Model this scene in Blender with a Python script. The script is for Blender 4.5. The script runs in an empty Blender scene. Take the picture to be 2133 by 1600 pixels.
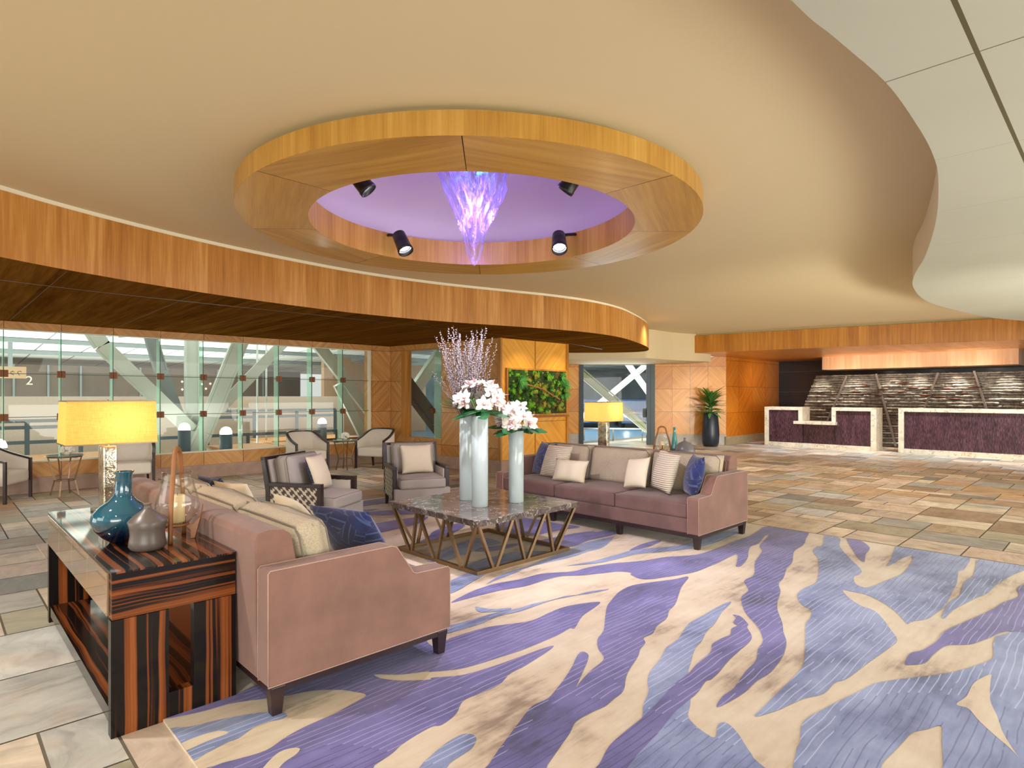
import bpy, bmesh, math, random
from mathutils import Vector, Matrix
from mathutils.geometry import tessellate_polygon
random.seed(7)
sc = bpy.context.scene
COL = sc.collection
PI = math.pi

# ---------------------------------------------------------------- camera
CAM_H = 1.55
cam_d = bpy.data.cameras.new('camera'); cam = bpy.data.objects.new('camera', cam_d); COL.objects.link(cam)
cam.location = (0, 0, CAM_H)
cam.rotation_euler = (math.radians(90), 0, math.radians(45.8 - 90))
cam_d.sensor_width = 36; cam_d.lens = 36 * 1250 / 2133
cam_d.shift_y = 25 / 2133
cam_d.clip_start = .05; cam_d.clip_end = 200
sc.camera = cam

# ---------------------------------------------------------------- world, exposure
w = bpy.data.worlds.new('world'); sc.world = w; w.use_nodes = True
bg = w.node_tree.nodes['Background']; bg.inputs[0].default_value = (1, .99, .94, 1); bg.inputs[1].default_value = .72
sc.view_settings.view_transform = 'Standard'; sc.view_settings.look = 'None'
sc.view_settings.gamma = 1; sc.view_settings.exposure = 0.0; sc.view_settings.use_curve_mapping = False

def light(kind, name, loc, energy, color=(1, .85, .68), target=None, size=.1, size_y=None, angle=60, blend=.6):
    d = bpy.data.lights.new(name, kind); o = bpy.data.objects.new(name, d); COL.objects.link(o)
    o.location = loc; d.energy = energy; d.color = color
    if kind == 'AREA':
        d.size = size
        if size_y: d.shape = 'RECTANGLE'; d.size_y = size_y
    else:
        d.shadow_soft_size = size
    if kind == 'SPOT': d.spot_size = math.radians(angle); d.spot_blend = blend
    if target is not None:
        o.rotation_euler = (Vector(target) - Vector(loc)).to_track_quat('-Z', 'Y').to_euler()
    return o
# added fill lights: area behind the viewer, uplights, overhead areas and spots
light('AREA', 'fill_behind_camera', (-5.0, -5.5, 1.7), 430, (1, .99, .95), (6, 6, 2.3), 8, 3)  # key fill added behind the camera, no real source there
light('AREA', 'fill_uplight', (-3.5, -2.5, .5), 120, (1, .99, .88), (1.5, 3.0, 3.3), 4, 2)  # uplights added out of frame to lift the cream ceiling
light('AREA', 'fill_uplight', (9.0, -3.0, .5), 560, (1, .97, .86), (9.5, 3.5, 3.3), 14, 1.6)
light('AREA', 'fill_uplight', (-4.0, 7.5, .4), 75, (1, .98, .86), (2.0, 5.0, 3.3), 3, 3)
light('AREA', 'lobby_area_fill', (9.0, -3.2, 2.88), 300, (1, .98, .90), (9, -2.2, 0), 12, 2.5)  # big unseen area lights added to brighten the floor
light('AREA', 'lobby_area_fill', (-3.5, 5.0, 3.2), 180, (1, .98, .90), (0, 6, 0), 3, 5)
light('SPOT', 'far_ceiling_fill', (8.0, -3.6, .6), 1900, (1, .97, .86), (12.5, 5.5, 3.3), .5, angle=60, blend=1)  # unseen spot added to brighten the far part of the ceiling
light('SPOT', 'side_wall_fill', (19.6, 7.3, 2.72), 70, (1, .90, .70), (20.6, 8.9, 1.4), .05, angle=110, blend=1)  # added to brighten the orange veneer wall
light('SPOT', 'lounge_floor_fill', (-.6, 4.2, 3.28), 260, (1, .97, .90), (-.1, 4.0, 0), .1, angle=120, blend=1)  # unseen spots added for the dim left foreground
light('SPOT', 'lounge_floor_fill', (-.9, 1.6, 3.28), 160, (1, .97, .90), (-.2, 2.2, 0), .1, angle=110, blend=1)
# the row of downlights hidden at the far side of the room
for (x, y, e, c) in ((18.3, 2.0, 260, (.86, .96, 1)), (18.25, 3.9, 260, (.86, .96, 1)), (18.2, 5.7, 260, (.86, .96, 1)), (18.1, 7.5, 230, (.86, .96, 1)), (18.3, .2, 260, (.86, .96, 1))):
    light('SPOT', 'reception_downlight', (x, y, 2.76), e, c, (x + .2, y, 0), .08, angle=115, blend=1)
for (x, y, e) in ((12.0, 7.6, 150), (13.5, 4.5, 170), (11.0, 3.0, 150), (14.5, 9.6, 160), (9.6, 10.5, 90), (10.2, 7.6, 130)):  # added fill where the cream ceiling has no fixtures; some under the entry soffit
    light('SPOT', 'lobby_spot_fill', (x, y, 3.30 if x > 10 and y < 8 else 2.50), e, (1, .95, .82), (x, y, 0), .12, angle=140, blend=1)
for (x, y, e) in ((3.0, 9.2, 90), (5.9, 9.3, 120), (.3, 9.2, 110)):
    light('SPOT', 'soffit_spot', (x, y, 2.70), e, (1, .86, .70), (x, y + 1.6, .3), .05, angle=105, blend=1)
# four spotlights and the coloured light in the round recess
for (x, y, tx, ty, e) in ((3.73, 5.58, 4.0, 3.4, 190), (4.95, 4.35, 3.2, 2.6, 250), (2.51, 4.35, 5.6, 3.6, 260), (3.73, 3.12, 3.4, 6.4, 230)):
    light('SPOT', 'recess_spotlight_beam', (x + (tx - x) * .05, y + (ty - y) * .05, 3.10), e, (.93, .90, 1), (tx, ty, 0), .04, angle=88, blend=.9)
light('POINT', 'recess_purple_light', (3.73, 4.35, 3.46), 26, (.44, .22, 1), size=.10)
light('POINT', 'recess_soft_light', (3.2, 4.0, 3.40), 5, (.95, .62, .85), size=.2)

# ---------------------------------------------------------------- node materials
class NT:
    def __init__(s, name):
        s.m = bpy.data.materials.new(name); s.m.use_nodes = True; s.t = s.m.node_tree
        s.b = s.t.nodes['Principled BSDF']; s.out = s.t.nodes['Material Output']
    def n(s, typ, _o=0, **k):
        nd = s.t.nodes.new(typ)
        for a, v in k.items():
            if a.startswith('i_'):
                key = a[2:]; key = int(key) if key.isdigit() else key.replace('_', ' ')
                s.put(nd.inputs[key], v)
            else: setattr(nd, a, v)
        return nd.outputs[_o]
    def put(s, inp, v):
        if isinstance(v, bpy.types.NodeSocket): s.t.links.new(v, inp)
        elif isinstance(v, (tuple, list)) and len(v) == 3 and inp.type == 'RGBA': inp.default_value = (*v, 1)
        else: inp.default_value = v
    def math(s, op, a, b=0.0, c=0.0):
        nd = s.t.nodes.new('ShaderNodeMath'); nd.operation = op
        for i, v in enumerate((a, b, c)): s.put(nd.inputs[i], v)
        return nd.outputs[0]
    def mix(s, f, a, b, mode='MIX'):
        nd = s.t.nodes.new('ShaderNodeMix'); nd.data_type = 'RGBA'; nd.blend_type = mode
        s.put(nd.inputs[0], f); s.put(nd.inputs[6], a); s.put(nd.inputs[7], b)
        return nd.outputs[2]
    def ramp(s, f, stops, interp='LINEAR'):
        nd = s.t.nodes.new('ShaderNodeValToRGB'); nd.color_ramp.interpolation = interp
        el = nd.color_ramp.elements
        while len(el) < len(stops): el.new(.5)
        for e, (p, c) in zip(el, stops):
            e.position = p; e.color = (*c, 1) if isinstance(c, tuple) else (c, c, c, 1)
        s.put(nd.inputs[0], f); return nd.outputs[0]
    def coord(s, kind='Object'):
        nd = s.t.nodes.new('ShaderNodeTexCoord'); return nd.outputs[kind]
    def sep(s, v):
        nd = s.t.nodes.new('ShaderNodeSeparateXYZ'); s.put(nd.inputs[0], v); return nd.outputs
    def comb(s, x, y, z=0.0):
        nd = s.t.nodes.new('ShaderNodeCombineXYZ')
        for i, v in enumerate((x, y, z)): s.put(nd.inputs[i], v)
        return nd.outputs[0]
    def noise(s, v, scale=5, detail=2, rough=.5):
        return s.n('ShaderNodeTexNoise', i_Vector=v, i_Scale=scale, i_Detail=detail, i_Roughness=rough)
    def bump(s, h, strength=.3, dist=.01):
        nd = s.t.nodes.new('ShaderNodeBump'); s.put(nd.inputs['Height'], h)
        nd.inputs['Strength'].default_value = strength; nd.inputs['Distance'].default_value = dist
        s.t.links.new(nd.outputs[0], s.b.inputs['Normal'])
    def set(s, col=None, rough=None, metal=None, **k):
        if col is not None: s.put(s.b.inputs['Base Color'], col)
        if rough is not None: s.put(s.b.inputs['Roughness'], rough)
        if metal is not None: s.put(s.b.inputs['Metallic'], metal)
        for a, v in k.items(): s.put(s.b.inputs[a.replace('_', ' ')], v)
        return s.m

def srgb(r, g, b):
    f = lambda c: (c / 255 / 12.92) if c / 255 <= .04045 else ((c / 255 + .055) / 1.055) ** 2.4
    return (f(r), f(g), f(b))

def plain(name, col, rough=.5, metal=0., var=.12, scale=20, bump=0, **k):
    t = NT(name); c = t.coord()
    n = t.noise(c, scale, 3)
    dark = tuple(x * (1 - var) for x in col); lite = tuple(min(1, x * (1 + var)) for x in col)
    t.set(t.mix(n, dark, lite), rough, metal, **k)
    if bump: t.bump(t.noise(c, scale * 6, 2), bump, .004)
    return t.m

def veneer(name, c1, c2, c3, rough=.35, seam=0.0, uvgrain=True, coat=.15):
    """straight grained veneer: UV u = across the grain (metres), v = along it"""
    t = NT(name); uv = t.sep(t.coord('UV'))
    u, v = uv[0], uv[1]
    a = t.noise(t.comb(t.math('MULTIPLY', u, 14), t.math('MULTIPLY', v, .7)), 1, 3, .6)
    b = t.noise(t.comb(t.math('MULTIPLY', u, 120), t.math('MULTIPLY', v, 2.5)), 1, 2)
    leaf = t.n('ShaderNodeTexWhiteNoise', 1, noise_dimensions='1D', i_W=t.math('FLOOR', t.math('MULTIPLY', u, 4.6)))
    leafv = t.n('ShaderNodeTexWhiteNoise', 0, noise_dimensions='1D', i_W=t.math('FLOOR', t.math('MULTIPLY', u, 4.6)))
    f = t.math('ADD', t.math('MULTIPLY', a, .62), t.math('ADD', t.math('MULTIPLY', b, .26), t.math('MULTIPLY', leafv, .16)))
    col = t.ramp(f, [(.30, c1), (.52, c2), (.74, c3)])
    if seam:
        m = t.math('LESS_THAN', t.math('PINGPONG', t.math('ADD', u, .37), seam / 2), .0035)
        col = t.mix(m, col, (.03, .012, .004))
    t.set(col, rough, 0, Coat_Weight=coat, Coat_Roughness=.15)
    return t.m

def chevron(name, c1, c2, c3, pw, ph, z0, rough=.35, u0=0.0, mirror=False):
    """square veneer panels with diagonal grain that turns from panel to panel; UV in metres"""
    t = NT(name); uv = t.sep(t.coord('UV'))
    u = t.math('SUBTRACT', uv[0], u0); v = t.math('SUBTRACT', uv[1], z0)
    iu = t.math('FLOOR', t.math('DIVIDE', u, pw)); iv = t.math('FLOOR', t.math('DIVIDE', v, ph))
    par = t.math('MODULO', t.math('ABSOLUTE', t.math('ADD', iu, iv)), 2.0)
    sgn = t.math('SUBTRACT', t.math('MULTIPLY', par, 2.0), 1.0)
    if mirror: sgn = t.math('MULTIPLY', sgn, -1.0)
    d = t.math('ADD', t.math('MULTIPLY', u, sgn), v)
    e = t.math('SUBTRACT', t.math('MULTIPLY', v, sgn), u)
    off = t.math('ADD', t.math('MULTIPLY', iu, 3.7), t.math('MULTIPLY', iv, 9.1))
    a = t.noise(t.comb(t.math('ADD', t.math('MULTIPLY', d, 13), off), t.math('MULTIPLY', e, .5), off), 1, 3, .6)
    b = t.noise(t.comb(t.math('MULTIPLY', d, 90), t.math('MULTIPLY', e, 2), off), 1, 2)
    tone = t.n('ShaderNodeTexWhiteNoise', 0, noise_dimensions='1D', i_W=off)
    f = t.math('ADD', t.math('MULTIPLY', a, .66), t.math('ADD', t.math('MULTIPLY', b, .2), t.math('MULTIPLY', tone, .16)))
    col = t.ramp(f, [(.30, c1), (.50, c2), (.70, c3)])
    ju = t.math('LESS_THAN', t.math('PINGPONG', u, pw / 2), .004)
    jv = t.math('LESS_THAN', t.math('PINGPONG', v, ph / 2), .004)
    col = t.mix(t.math('MAXIMUM', ju, jv), col, (.05, .02, .008))
    t.set(col, rough, 0, Coat_Weight=.12, Coat_Roughness=.2)
    return t.m

M = {}
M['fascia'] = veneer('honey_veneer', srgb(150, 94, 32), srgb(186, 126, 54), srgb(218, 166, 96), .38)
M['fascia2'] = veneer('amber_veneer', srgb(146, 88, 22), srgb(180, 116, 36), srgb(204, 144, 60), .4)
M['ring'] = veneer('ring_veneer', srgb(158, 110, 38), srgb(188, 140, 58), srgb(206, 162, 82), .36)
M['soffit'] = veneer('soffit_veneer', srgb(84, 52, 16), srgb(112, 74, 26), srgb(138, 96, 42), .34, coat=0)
M['soffit'].node_tree.nodes['Principled BSDF'].inputs['Specular IOR Level'].default_value = 0.0
M['soffit'].node_tree.nodes['Principled BSDF'].inputs['IOR'].default_value = 1.01
M['soffit2'] = veneer('reception_soffit_veneer', srgb(170, 100, 36), srgb(205, 132, 56), srgb(224, 160, 90), .34, coat=.2)
W1, W2, W3 = srgb(176, 116, 54), srgb(204, 146, 80), srgb(226, 176, 114)
M['chev'] = chevron('window_wall_panels', W1, W2, W3, .7235, .705, .485, u0=.84)
M['chev_s'] = chevron('side_wall_panels', W1, W2, W3, .84, .705, .485, u0=-1.73)
M['chev_art'] = chevron('art_wall_panels', srgb(212, 138, 40), srgb(232, 162, 58), srgb(244, 186, 88), .995, 1.72, 1.007, u0=0.0, mirror=True)
M['chev_f'] = chevron('entrance_wall_panels', srgb(190, 116, 34), srgb(218, 146, 54), srgb(236, 174, 84), .56, .72, .33)
M['chev_o'] = chevron('reception_side_panels', srgb(180, 96, 16), srgb(206, 118, 28), srgb(224, 142, 48), 1.03, .835, .18, u0=.61)
M['canopy'] = veneer('pale_canopy_veneer', srgb(196, 148, 106), srgb(216, 172, 132), srgb(230, 192, 156), .3, coat=.3)
M['cream'] = plain('cream_ceiling_paint', srgb(216, 198, 158), .75, var=.02, scale=.6)
M['white_ceiling'] = None
M['white'] = plain('warm_white_paint', srgb(232, 222, 198), .7, var=.02, scale=2)
M['dome'] = plain('recess_paint', srgb(205, 190, 200), .7, var=.03, scale=2)
M['stone_base'] = plain('stone_plinth', srgb(176, 148, 130), .6, var=.25, scale=7, bump=.2)
M['dark_line'] = plain('dark_joint', (.02, .018, .015), .6)
M['alu'] = plain('aluminium_trim', srgb(200, 200, 195), .3, .8)
M['dark_wood'] = plain('espresso_wood', srgb(46, 30, 30), .32, var=.3, scale=30, Coat_Weight=.3)
M['bronze'] = plain('brushed_bronze', srgb(150, 124, 92), .34, .85, var=.2, scale=30)
M['black'] = plain('black_metal', (.012, .012, .014), .35, .3)
M['steel'] = plain('painted_steel', srgb(196, 208, 200), .5, var=.06, scale=3)
M['steel_dark'] = plain('grey_steel', srgb(120, 130, 130), .5, var=.1, scale=3)
M['rail'] = plain('blue_grey_rail', srgb(84, 104, 116), .45)
M['clip'] = plain('bronze_patch', srgb(112, 66, 34), .4, .5, var=.3, scale=60)

def velvet(name, c, sheen=.5):
    t = NT(name); o = t.coord()
    a = t.noise(o, 3.5, 3, .6); b = t.noise(o, 260, 2)
    f = t.math('ADD', t.math('MULTIPLY', a, .7), t.math('MULTIPLY', b, .3))
    col = t.ramp(f, [(.3, tuple(x * .74 for x in c)), (.7, tuple(min(1, x * 1.22) for x in c))])
    t.set(col, .85, 0, Sheen_Weight=sheen, Sheen_Roughness=.4)
    t.bump(b, .15, .002); return t.m
M['sofa'] = velvet('mauve_velvet', srgb(134, 98, 86), .3)
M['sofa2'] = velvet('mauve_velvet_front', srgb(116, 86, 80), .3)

def fabric(name, c, scale=300, var=.18, bump=.4, rough=.9):
    t = NT(name); o = t.coord()
    a = t.noise(o, scale, 2); b = t.noise(o, 6, 2)
    f = t.math('ADD', t.math('MULTIPLY', a, .75), t.math('MULTIPLY', b, .25))
    t.set(t.ramp(f, [(.3, tuple(x * (1 - var) for x in c)), (.7, tuple(min(1, x * (1 + var)) for x in c))]), rough, 0, Sheen_Weight=.15)
    t.bump(a, bump, .003); return t.m
M['boucle'] = fabric('oatmeal_boucle', srgb(188, 173, 148), 130, .22, .6)
M['linen'] = fabric('cream_linen', srgb(228, 214, 186), 240, .08, .2)
M['chair_grey'] = fabric('dove_grey_upholstery', srgb(176, 168, 158), 300, .1, .2)
M['chair_cream'] = fabric('pale_cream_upholstery', srgb(226, 218, 204), 300, .07, .15)
M['piping'] = fabric('grey_piping', srgb(120, 108, 96), 300, .1, .1)
M['shade'] = None

def ribbed():
    t = NT('ribbed_cream_cotton'); o = t.sep(t.coord())
    wv = t.n('ShaderNodeTexWave', 1, wave_type='BANDS', bands_direction='Z', i_Vector=t.coord(), i_Scale=14.0, i_Distortion=1.2, i_Detail=1.0)
    t.set(t.mix(wv, srgb(206, 190, 164), srgb(240, 228, 206)), .9); t.bump(wv, .9, .01); return t.m
M['ribbed'] = ribbed()
def navy():
    t = NT('navy_line_quilt'); o = t.coord()
    vor = t.n('ShaderNodeTexVoronoi', 0, feature='DISTANCE_TO_EDGE', i_Vector=o, i_Scale=9.0)
    cell = t.n('ShaderNodeTexVoronoi', 1, i_Vector=o, i_Scale=9.0)
    s = t.sep(o); cs = t.sep(cell)
    ang = t.math('ADD', t.math('MULTIPLY', s[1], t.math('SUBTRACT', t.math('MULTIPLY', cs[0], 300), 150)), t.math('MULTIPLY', s[2], t.math('SUBTRACT', t.math('MULTIPLY', cs[1], 300), 150)))
    ln = t.math('GREATER_THAN', t.math('SINE', ang), .80)
    edge = t.math('LESS_THAN', vor, .012)
    f = t.math('MULTIPLY', t.math('MAXIMUM', ln, t.math('MULTIPLY', edge, .6)), .42)
    base = t.ramp(t.noise(o, 5, 2), [(.3, srgb(16, 22, 66)), (.7, srgb(28, 42, 104))])
    t.set(t.mix(f, base, srgb(96, 116, 170)), .8, 0, Sheen_Weight=.4); t.bump(t.noise(o, 60, 2), .2, .004); return t.m
M['navy'] = navy()
def ikat():
    t = NT('ikat_side_fabric'); o = t.coord(); s = t.sep(o)
    d = t.noise(t.comb(t.math('MULTIPLY', s[0], 60), t.math('MULTIPLY', s[1], 60), t.math('MULTIPLY', s[2], 20)), 1, 1)
    x = t.math('SINE', t.math('MULTIPLY', t.math('ADD', t.math('ADD', s[0], s[1]), t.math('MULTIPLY', d, .02)), 62))
    y = t.math('SINE', t.math('MULTIPLY', s[2], 62)); z = t.math('SINE', t.math('MULTIPLY', t.math('ADD', t.math('ADD', s[0], s[1]), s[2]), 124))
    f = t.math('ADD', t.math('MULTIPLY', x, y), t.math('MULTIPLY', z, .5))
    t.set(t.mix(t.math('GREATER_THAN', f, .05), srgb(222, 214, 190), srgb(98, 84, 76)), .9); return t.m
M['ikat'] = ikat()

def macassar(name, ax, al, rough=.12, sc_=1.0, amp=1.0, coat=.30):
    """striped ebony veneer; ax = axis across the stripes, al = axis along them"""
    t = NT(name); s = t.sep(t.coord())
    wob = t.noise(t.comb(t.math('MULTIPLY', s[ax], 5.0), t.math('MULTIPLY', s[al], 2.2)), 1, 1)
    cx = t.math('ADD', t.math('MULTIPLY', s[ax], 17 * sc_), t.math('MULTIPLY', wob, 1.2 * amp))
    a = t.noise(t.comb(cx, t.math('MULTIPLY', s[al], .25)), 1, 0)
    b = t.noise(t.comb(t.math('MULTIPLY', cx, 3.2), t.math('MULTIPLY', s[al], .5)), 1, 1)
    f = t.math('ADD', t.math('MULTIPLY', a, .55), t.math('MULTIPLY', b, .45))
    col = t.ramp(f, [(.47, srgb(18, 13, 11)), (.50, srgb(42, 22, 13)), (.53, srgb(104, 52, 22)), (.64, srgb(142, 78, 36))])
    t.set(col, .35, 0, Coat_Weight=coat, Coat_Roughness=.04, Specular_IOR_Level=.15); return t.m
M['mac_z'] = macassar('macassar_horizontal', 2, 0, sc_=1.2, amp=.6)
M['mac_x'] = macassar('macassar_vertical', 0, 2, amp=.3)
M['mac_top'] = macassar('macassar_top', 0, 1, sc_=1.5, amp=.9, coat=.75)
M['mac_y'] = plain('macassar_reflection_fronts', srgb(150, 122, 92), .16, var=.18, scale=5, Coat_Weight=1.0)  # pale tone is the floor's reflection put into the drawer colour

def marble(name, c1, c2, vein, scale=3, vs=.03, rough=.12):
    t = NT(name); o = t.coord()
    wob = t.n('ShaderNodeTexNoise', 1, i_Vector=o, i_Scale=scale, i_Detail=4.0)
    ov = t.n('ShaderNodeVectorMath', 0, operation='ADD'); nd = ov.node
    t.put(nd.inputs[0], o); mul = t.t.nodes.new('ShaderNodeVectorMath'); mul.operation = 'SCALE'; t.put(mul.inputs[0], wob); mul.inputs['Scale'].default_value = .5
    t.t.links.new(mul.outputs[0], nd.inputs[1])
    v = t.noise(ov, scale * 1.6, 5, .6)
    vn = t.math('LESS_THAN', t.math('ABSOLUTE', t.math('SUBTRACT', v, .5)), vs * .35)
    v2 = t.noise(ov, scale * 5, 4, .7)
    base = t.ramp(v2, [(.3, c1), (.7, c2)])
    t.set(t.mix(t.math('MULTIPLY', vn, .7), base, vein), rough); return t.m
M['marble'] = marble('grey_brown_marble', srgb(66, 58, 54), srgb(112, 102, 94), srgb(200, 192, 182), 3.0, .018)
M['desk_marble'] = marble('cream_marble', srgb(214, 200, 176), srgb(240, 232, 214), srgb(176, 144, 104), 1.2, .02, .25)
M['granite'] = plain('black_granite', srgb(34, 33, 36), .22, var=.5, scale=160)

def glass(name, tint=(.86, .97, .93), refl=.9, opac=.06):
    t = NT(name); nt = t.t
    tr = nt.nodes.new('ShaderNodeBsdfTransparent'); tr.inputs[0].default_value = (*tint, 1)
    gl = nt.nodes.new('ShaderNodeBsdfGlossy'); gl.inputs['Roughness'].default_value = .02
    lw = nt.nodes.new('ShaderNodeLayerWeight'); lw.inputs[0].default_value = .5
    fr4 = t.math('POWER', lw.outputs['Facing'], 4.0)
    mx = nt.nodes.new('ShaderNodeMixShader')
    f = t.math('MINIMUM', t.math('ADD', t.math('MULTIPLY', fr4, refl), opac), 1.0)
    nt.links.new(f, mx.inputs[0]); nt.links.new(tr.outputs[0], mx.inputs[1]); nt.links.new(gl.outputs[0], mx.inputs[2])
    nt.links.new(mx.outputs[0], t.out.inputs[0]); return t.m
M['glass'] = glass('window_glass', (.93, .985, .96), .45, .035)
M['fin'] = glass('green_glass_fin', (.72, .93, .86), .3, .10)
def fin_mat():
    t = NT('green_glass_fin'); nt = t.t
    tr = nt.nodes.new('ShaderNodeBsdfTransparent'); tr.inputs[0].default_value = (.78, .95, .88, 1)
    df = nt.nodes.new('ShaderNodeBsdfDiffuse'); df.inputs[0].default_value = (.66, .82, .78, 1); tl = nt.nodes.new('ShaderNodeBsdfTranslucent'); tl.inputs[0].default_value = (.60, .84, .76, 1)
    a = nt.nodes.new('ShaderNodeAddShader'); nt.links.new(df.outputs[0], a.inputs[0]); nt.links.new(tl.outputs[0], a.inputs[1])
    mx = nt.nodes.new('ShaderNodeMixShader'); mx.inputs[0].default_value = .20; nt.links.new(tr.outputs[0], mx.inputs[1]); nt.links.new(a.outputs[0], mx.inputs[2]); nt.links.new(mx.outputs[0], t.out.inputs[0]); return t.m
M['fin'] = fin_mat()
M['clear'] = glass('clear_blown_glass', (.985, .995, .995), .85, .04)

def emis(name, col, strength):
    t = NT(name); t.set((0, 0, 0), .5, 0, Emission_Color=(*col, 1), Emission_Strength=strength); return t.m

# ---------------------------------------------------------------- mesh builder
class MB:
    def __init__(s): s.bm = bmesh.new(); s.uv = s.bm.loops.layers.uv.new('UVMap')
    def quad(s, pts, uvs=None, mi=0, smooth=False):
        f = s.bm.faces.new([s.bm.verts.new(p) for p in pts]); f.material_index = mi; f.smooth = smooth
        if uvs:
            for l, q in zip(f.loops, uvs): l[s.uv].uv = q
        return f
    def box(s, x0, x1, y0, y1, z0, z1, mi=0, mat=None):
        vs = [s.bm.verts.new(Vector((x, y, z)) if mat is None else mat @ Vector((x, y, z))) for x in (x0, x1) for y in (y0, y1) for z in (z0, z1)]
        for idx in ((0, 1, 3, 2), (4, 6, 7, 5), (0, 4, 5, 1), (2, 3, 7, 6), (0, 2, 6, 4), (1, 5, 7, 3)):
            f = s.bm.faces.new([vs[i] for i in idx]); f.material_index = mi
            for l in f.loops:
                c = l.vert.co; n = idx
                l[s.uv].uv = (c.x + c.y, c.z)
        return s
    def tube(s, pts, r, n=8, closed=False, cap=True, mi=0):
        pts = [Vector(p) for p in pts]; rs = r if isinstance(r, (list, tuple)) else [r] * len(pts)
        rings = []; up = None
        for i, p in enumerate(pts):
            a = pts[(i - 1) % len(pts)] if (closed or i) else pts[0]
            b = pts[(i + 1) % len(pts)] if (closed or i < len(pts) - 1) else pts[-1]
            d = (b - a)
            d = d.normalized() if d.length > 1e-9 else Vector((0, 0, 1))
            if up is None:
                up = Vector((0, 0, 1)) if abs(d.z) < .9 else Vector((1, 0, 0))
            x = d.cross(up).normalized(); up = x.cross(d).normalized()
            rings.append([s.bm.verts.new(p + (x * math.cos(t) + up * math.sin(t)) * rs[i]) for t in [2 * PI * k / n for k in range(n)]])
        m = len(rings)
        for i in range(m if closed else m - 1):
            A, B = rings[i], rings[(i + 1) % m]
            for k in range(n):
                f = s.bm.faces.new((A[k], A[(k + 1) % n], B[(k + 1) % n], B[k])); f.smooth = True; f.material_index = mi
        if cap and not closed:
            for R in (rings[0], rings[-1]):
                try: f = s.bm.faces.new(R); f.material_index = mi
                except ValueError: pass
        return s
    def bar(s, a, b, wx, wy=None, mi=0, taper=1.0):
        """rectangular bar from a to b"""
        a, b = Vector(a), Vector(b); wy = wy or wx; d = (b - a).normalized()
        ref = Vector((0, 0, 1)) if abs(d.z) < .95 else Vector((0, 1, 0))
        x = d.cross(ref).normalized(); y = x.cross(d).normalized()
        vs = []
        for p, k in ((a, 1), (b, taper)):
            vs += [s.bm.verts.new(p + x * sx * wx / 2 * k + y * sy * wy / 2 * k) for sx, sy in ((-1, -1), (1, -1), (1, 1), (-1, 1))]
        for i in range(4):
            s.bm.faces.new((vs[i], vs[(i + 1) % 4], vs[4 + (i + 1) % 4], vs[4 + i])).material_index = mi
        s.bm.faces.new(vs[0:4]).material_index = mi; s.bm.faces.new(vs[4:8]).material_index = mi
        return s
    def lathe(s, prof, n=32, loc=(0, 0, 0), shear=(0, 0), mi=0, cap=True):
        rings = []
        for r, z in prof:
            rings.append([s.bm.verts.new((loc[0] + shear[0] * z + r * math.cos(2 * PI * k / n), loc[1] + shear[1] * z + r * math.sin(2 * PI * k / n), loc[2] + z)) for k in range(n)])
        for A, B in zip(rings, rings[1:]):
            for k in range(n):
                f = s.bm.faces.new((A[k], A[(k + 1) % n], B[(k + 1) % n], B[k])); f.smooth = True; f.material_index = mi
        if cap:
            for R, (r, z) in ((rings[0], prof[0]), (rings[-1], prof[-1])):
                if r > .002:
                    try: s.bm.faces.new(R).material_index = mi
                    except ValueError: pass
        return s
    def prism(s, poly, z0, z1, mi_side=0, mi_bot=0, mi_top=0, uvdir=None, close=True):
        """plan polygon extruded in z; side UV: u along the outline, v = z; bottom UV: plan"""
        n = len(poly)
        tris = tessellate_polygon([[Vector((x, y, 0)) for x, y in poly]])
        for z, mi in ((z0, mi_bot), (z1, mi_top)):
            vs = [s.bm.verts.new((x, y, z)) for x, y in poly]
            for t in tris:
                try: f = s.bm.faces.new([vs[i] for i in t])
                except ValueError: continue
                f.material_index = mi
                for l in f.loops:
                    c = l.vert.co; l[s.uv].uv = (c.x, c.y) if uvdir is None else (c.x * uvdir[0] + c.y * uvdir[1], -c.x * uvdir[1] + c.y * uvdir[0])
        u = 0; low = [s.bm.verts.new((x, y, z0)) for x, y in poly]; hi = [s.bm.verts.new((x, y, z1)) for x, y in poly]
        for i in range(n if close else n - 1):
            j = (i + 1) % n; L = math.dist(poly[i], poly[j])
            f = s.bm.faces.new((low[i], low[j], hi[j], hi[i])); f.material_index = mi_side
            for l, q in zip(f.loops, ((u, z0), (u + L, z0), (u + L, z1), (u, z1))): l[s.uv].uv = q
            u += L
        return s
    def profile(s, poly, y0, y1, mi=0):
        """x,z polygon extruded along y"""
        n = len(poly); tris = tessellate_polygon([[Vector((x, z, 0)) for x, z in poly]])
        A = [s.bm.verts.new((x, y0, z)) for x, z in poly]; B = [s.bm.verts.new((x, y1, z)) for x, z in poly]
        for t in tris:
            s.bm.faces.new([A[i] for i in t]).material_index = mi; s.bm.faces.new([B[i] for i in reversed(t)]).material_index = mi
        for i in range(n):
            j = (i + 1) % n; s.bm.faces.new((A[i], A[j], B[j], B[i])).material_index = mi
        return s
    def cushion(s, w, h, t, puff=.5, n=14, corner=2.6, pinch=0.0, mat=None, mi=0):
        """soft cushion lying in the local y-z plane, thickness along x, centred at the origin"""
        def P(i, j, sg):
            u = -1 + 2 * i / n; v = -1 + 2 * j / n
            eu = 1 - abs(u) ** corner; ev = 1 - abs(v) ** corner
            th = t / 2 * max(0.0, eu * ev) ** puff
            yy = u * w / 2 * (1 - pinch * (1 - v * v) * u * u); zz = v * h / 2 * (1 - pinch * (1 - u * u) * v * v)
            p = Vector((sg * th, yy, zz)); return p if mat is None else mat @ p
        g = {}
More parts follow.
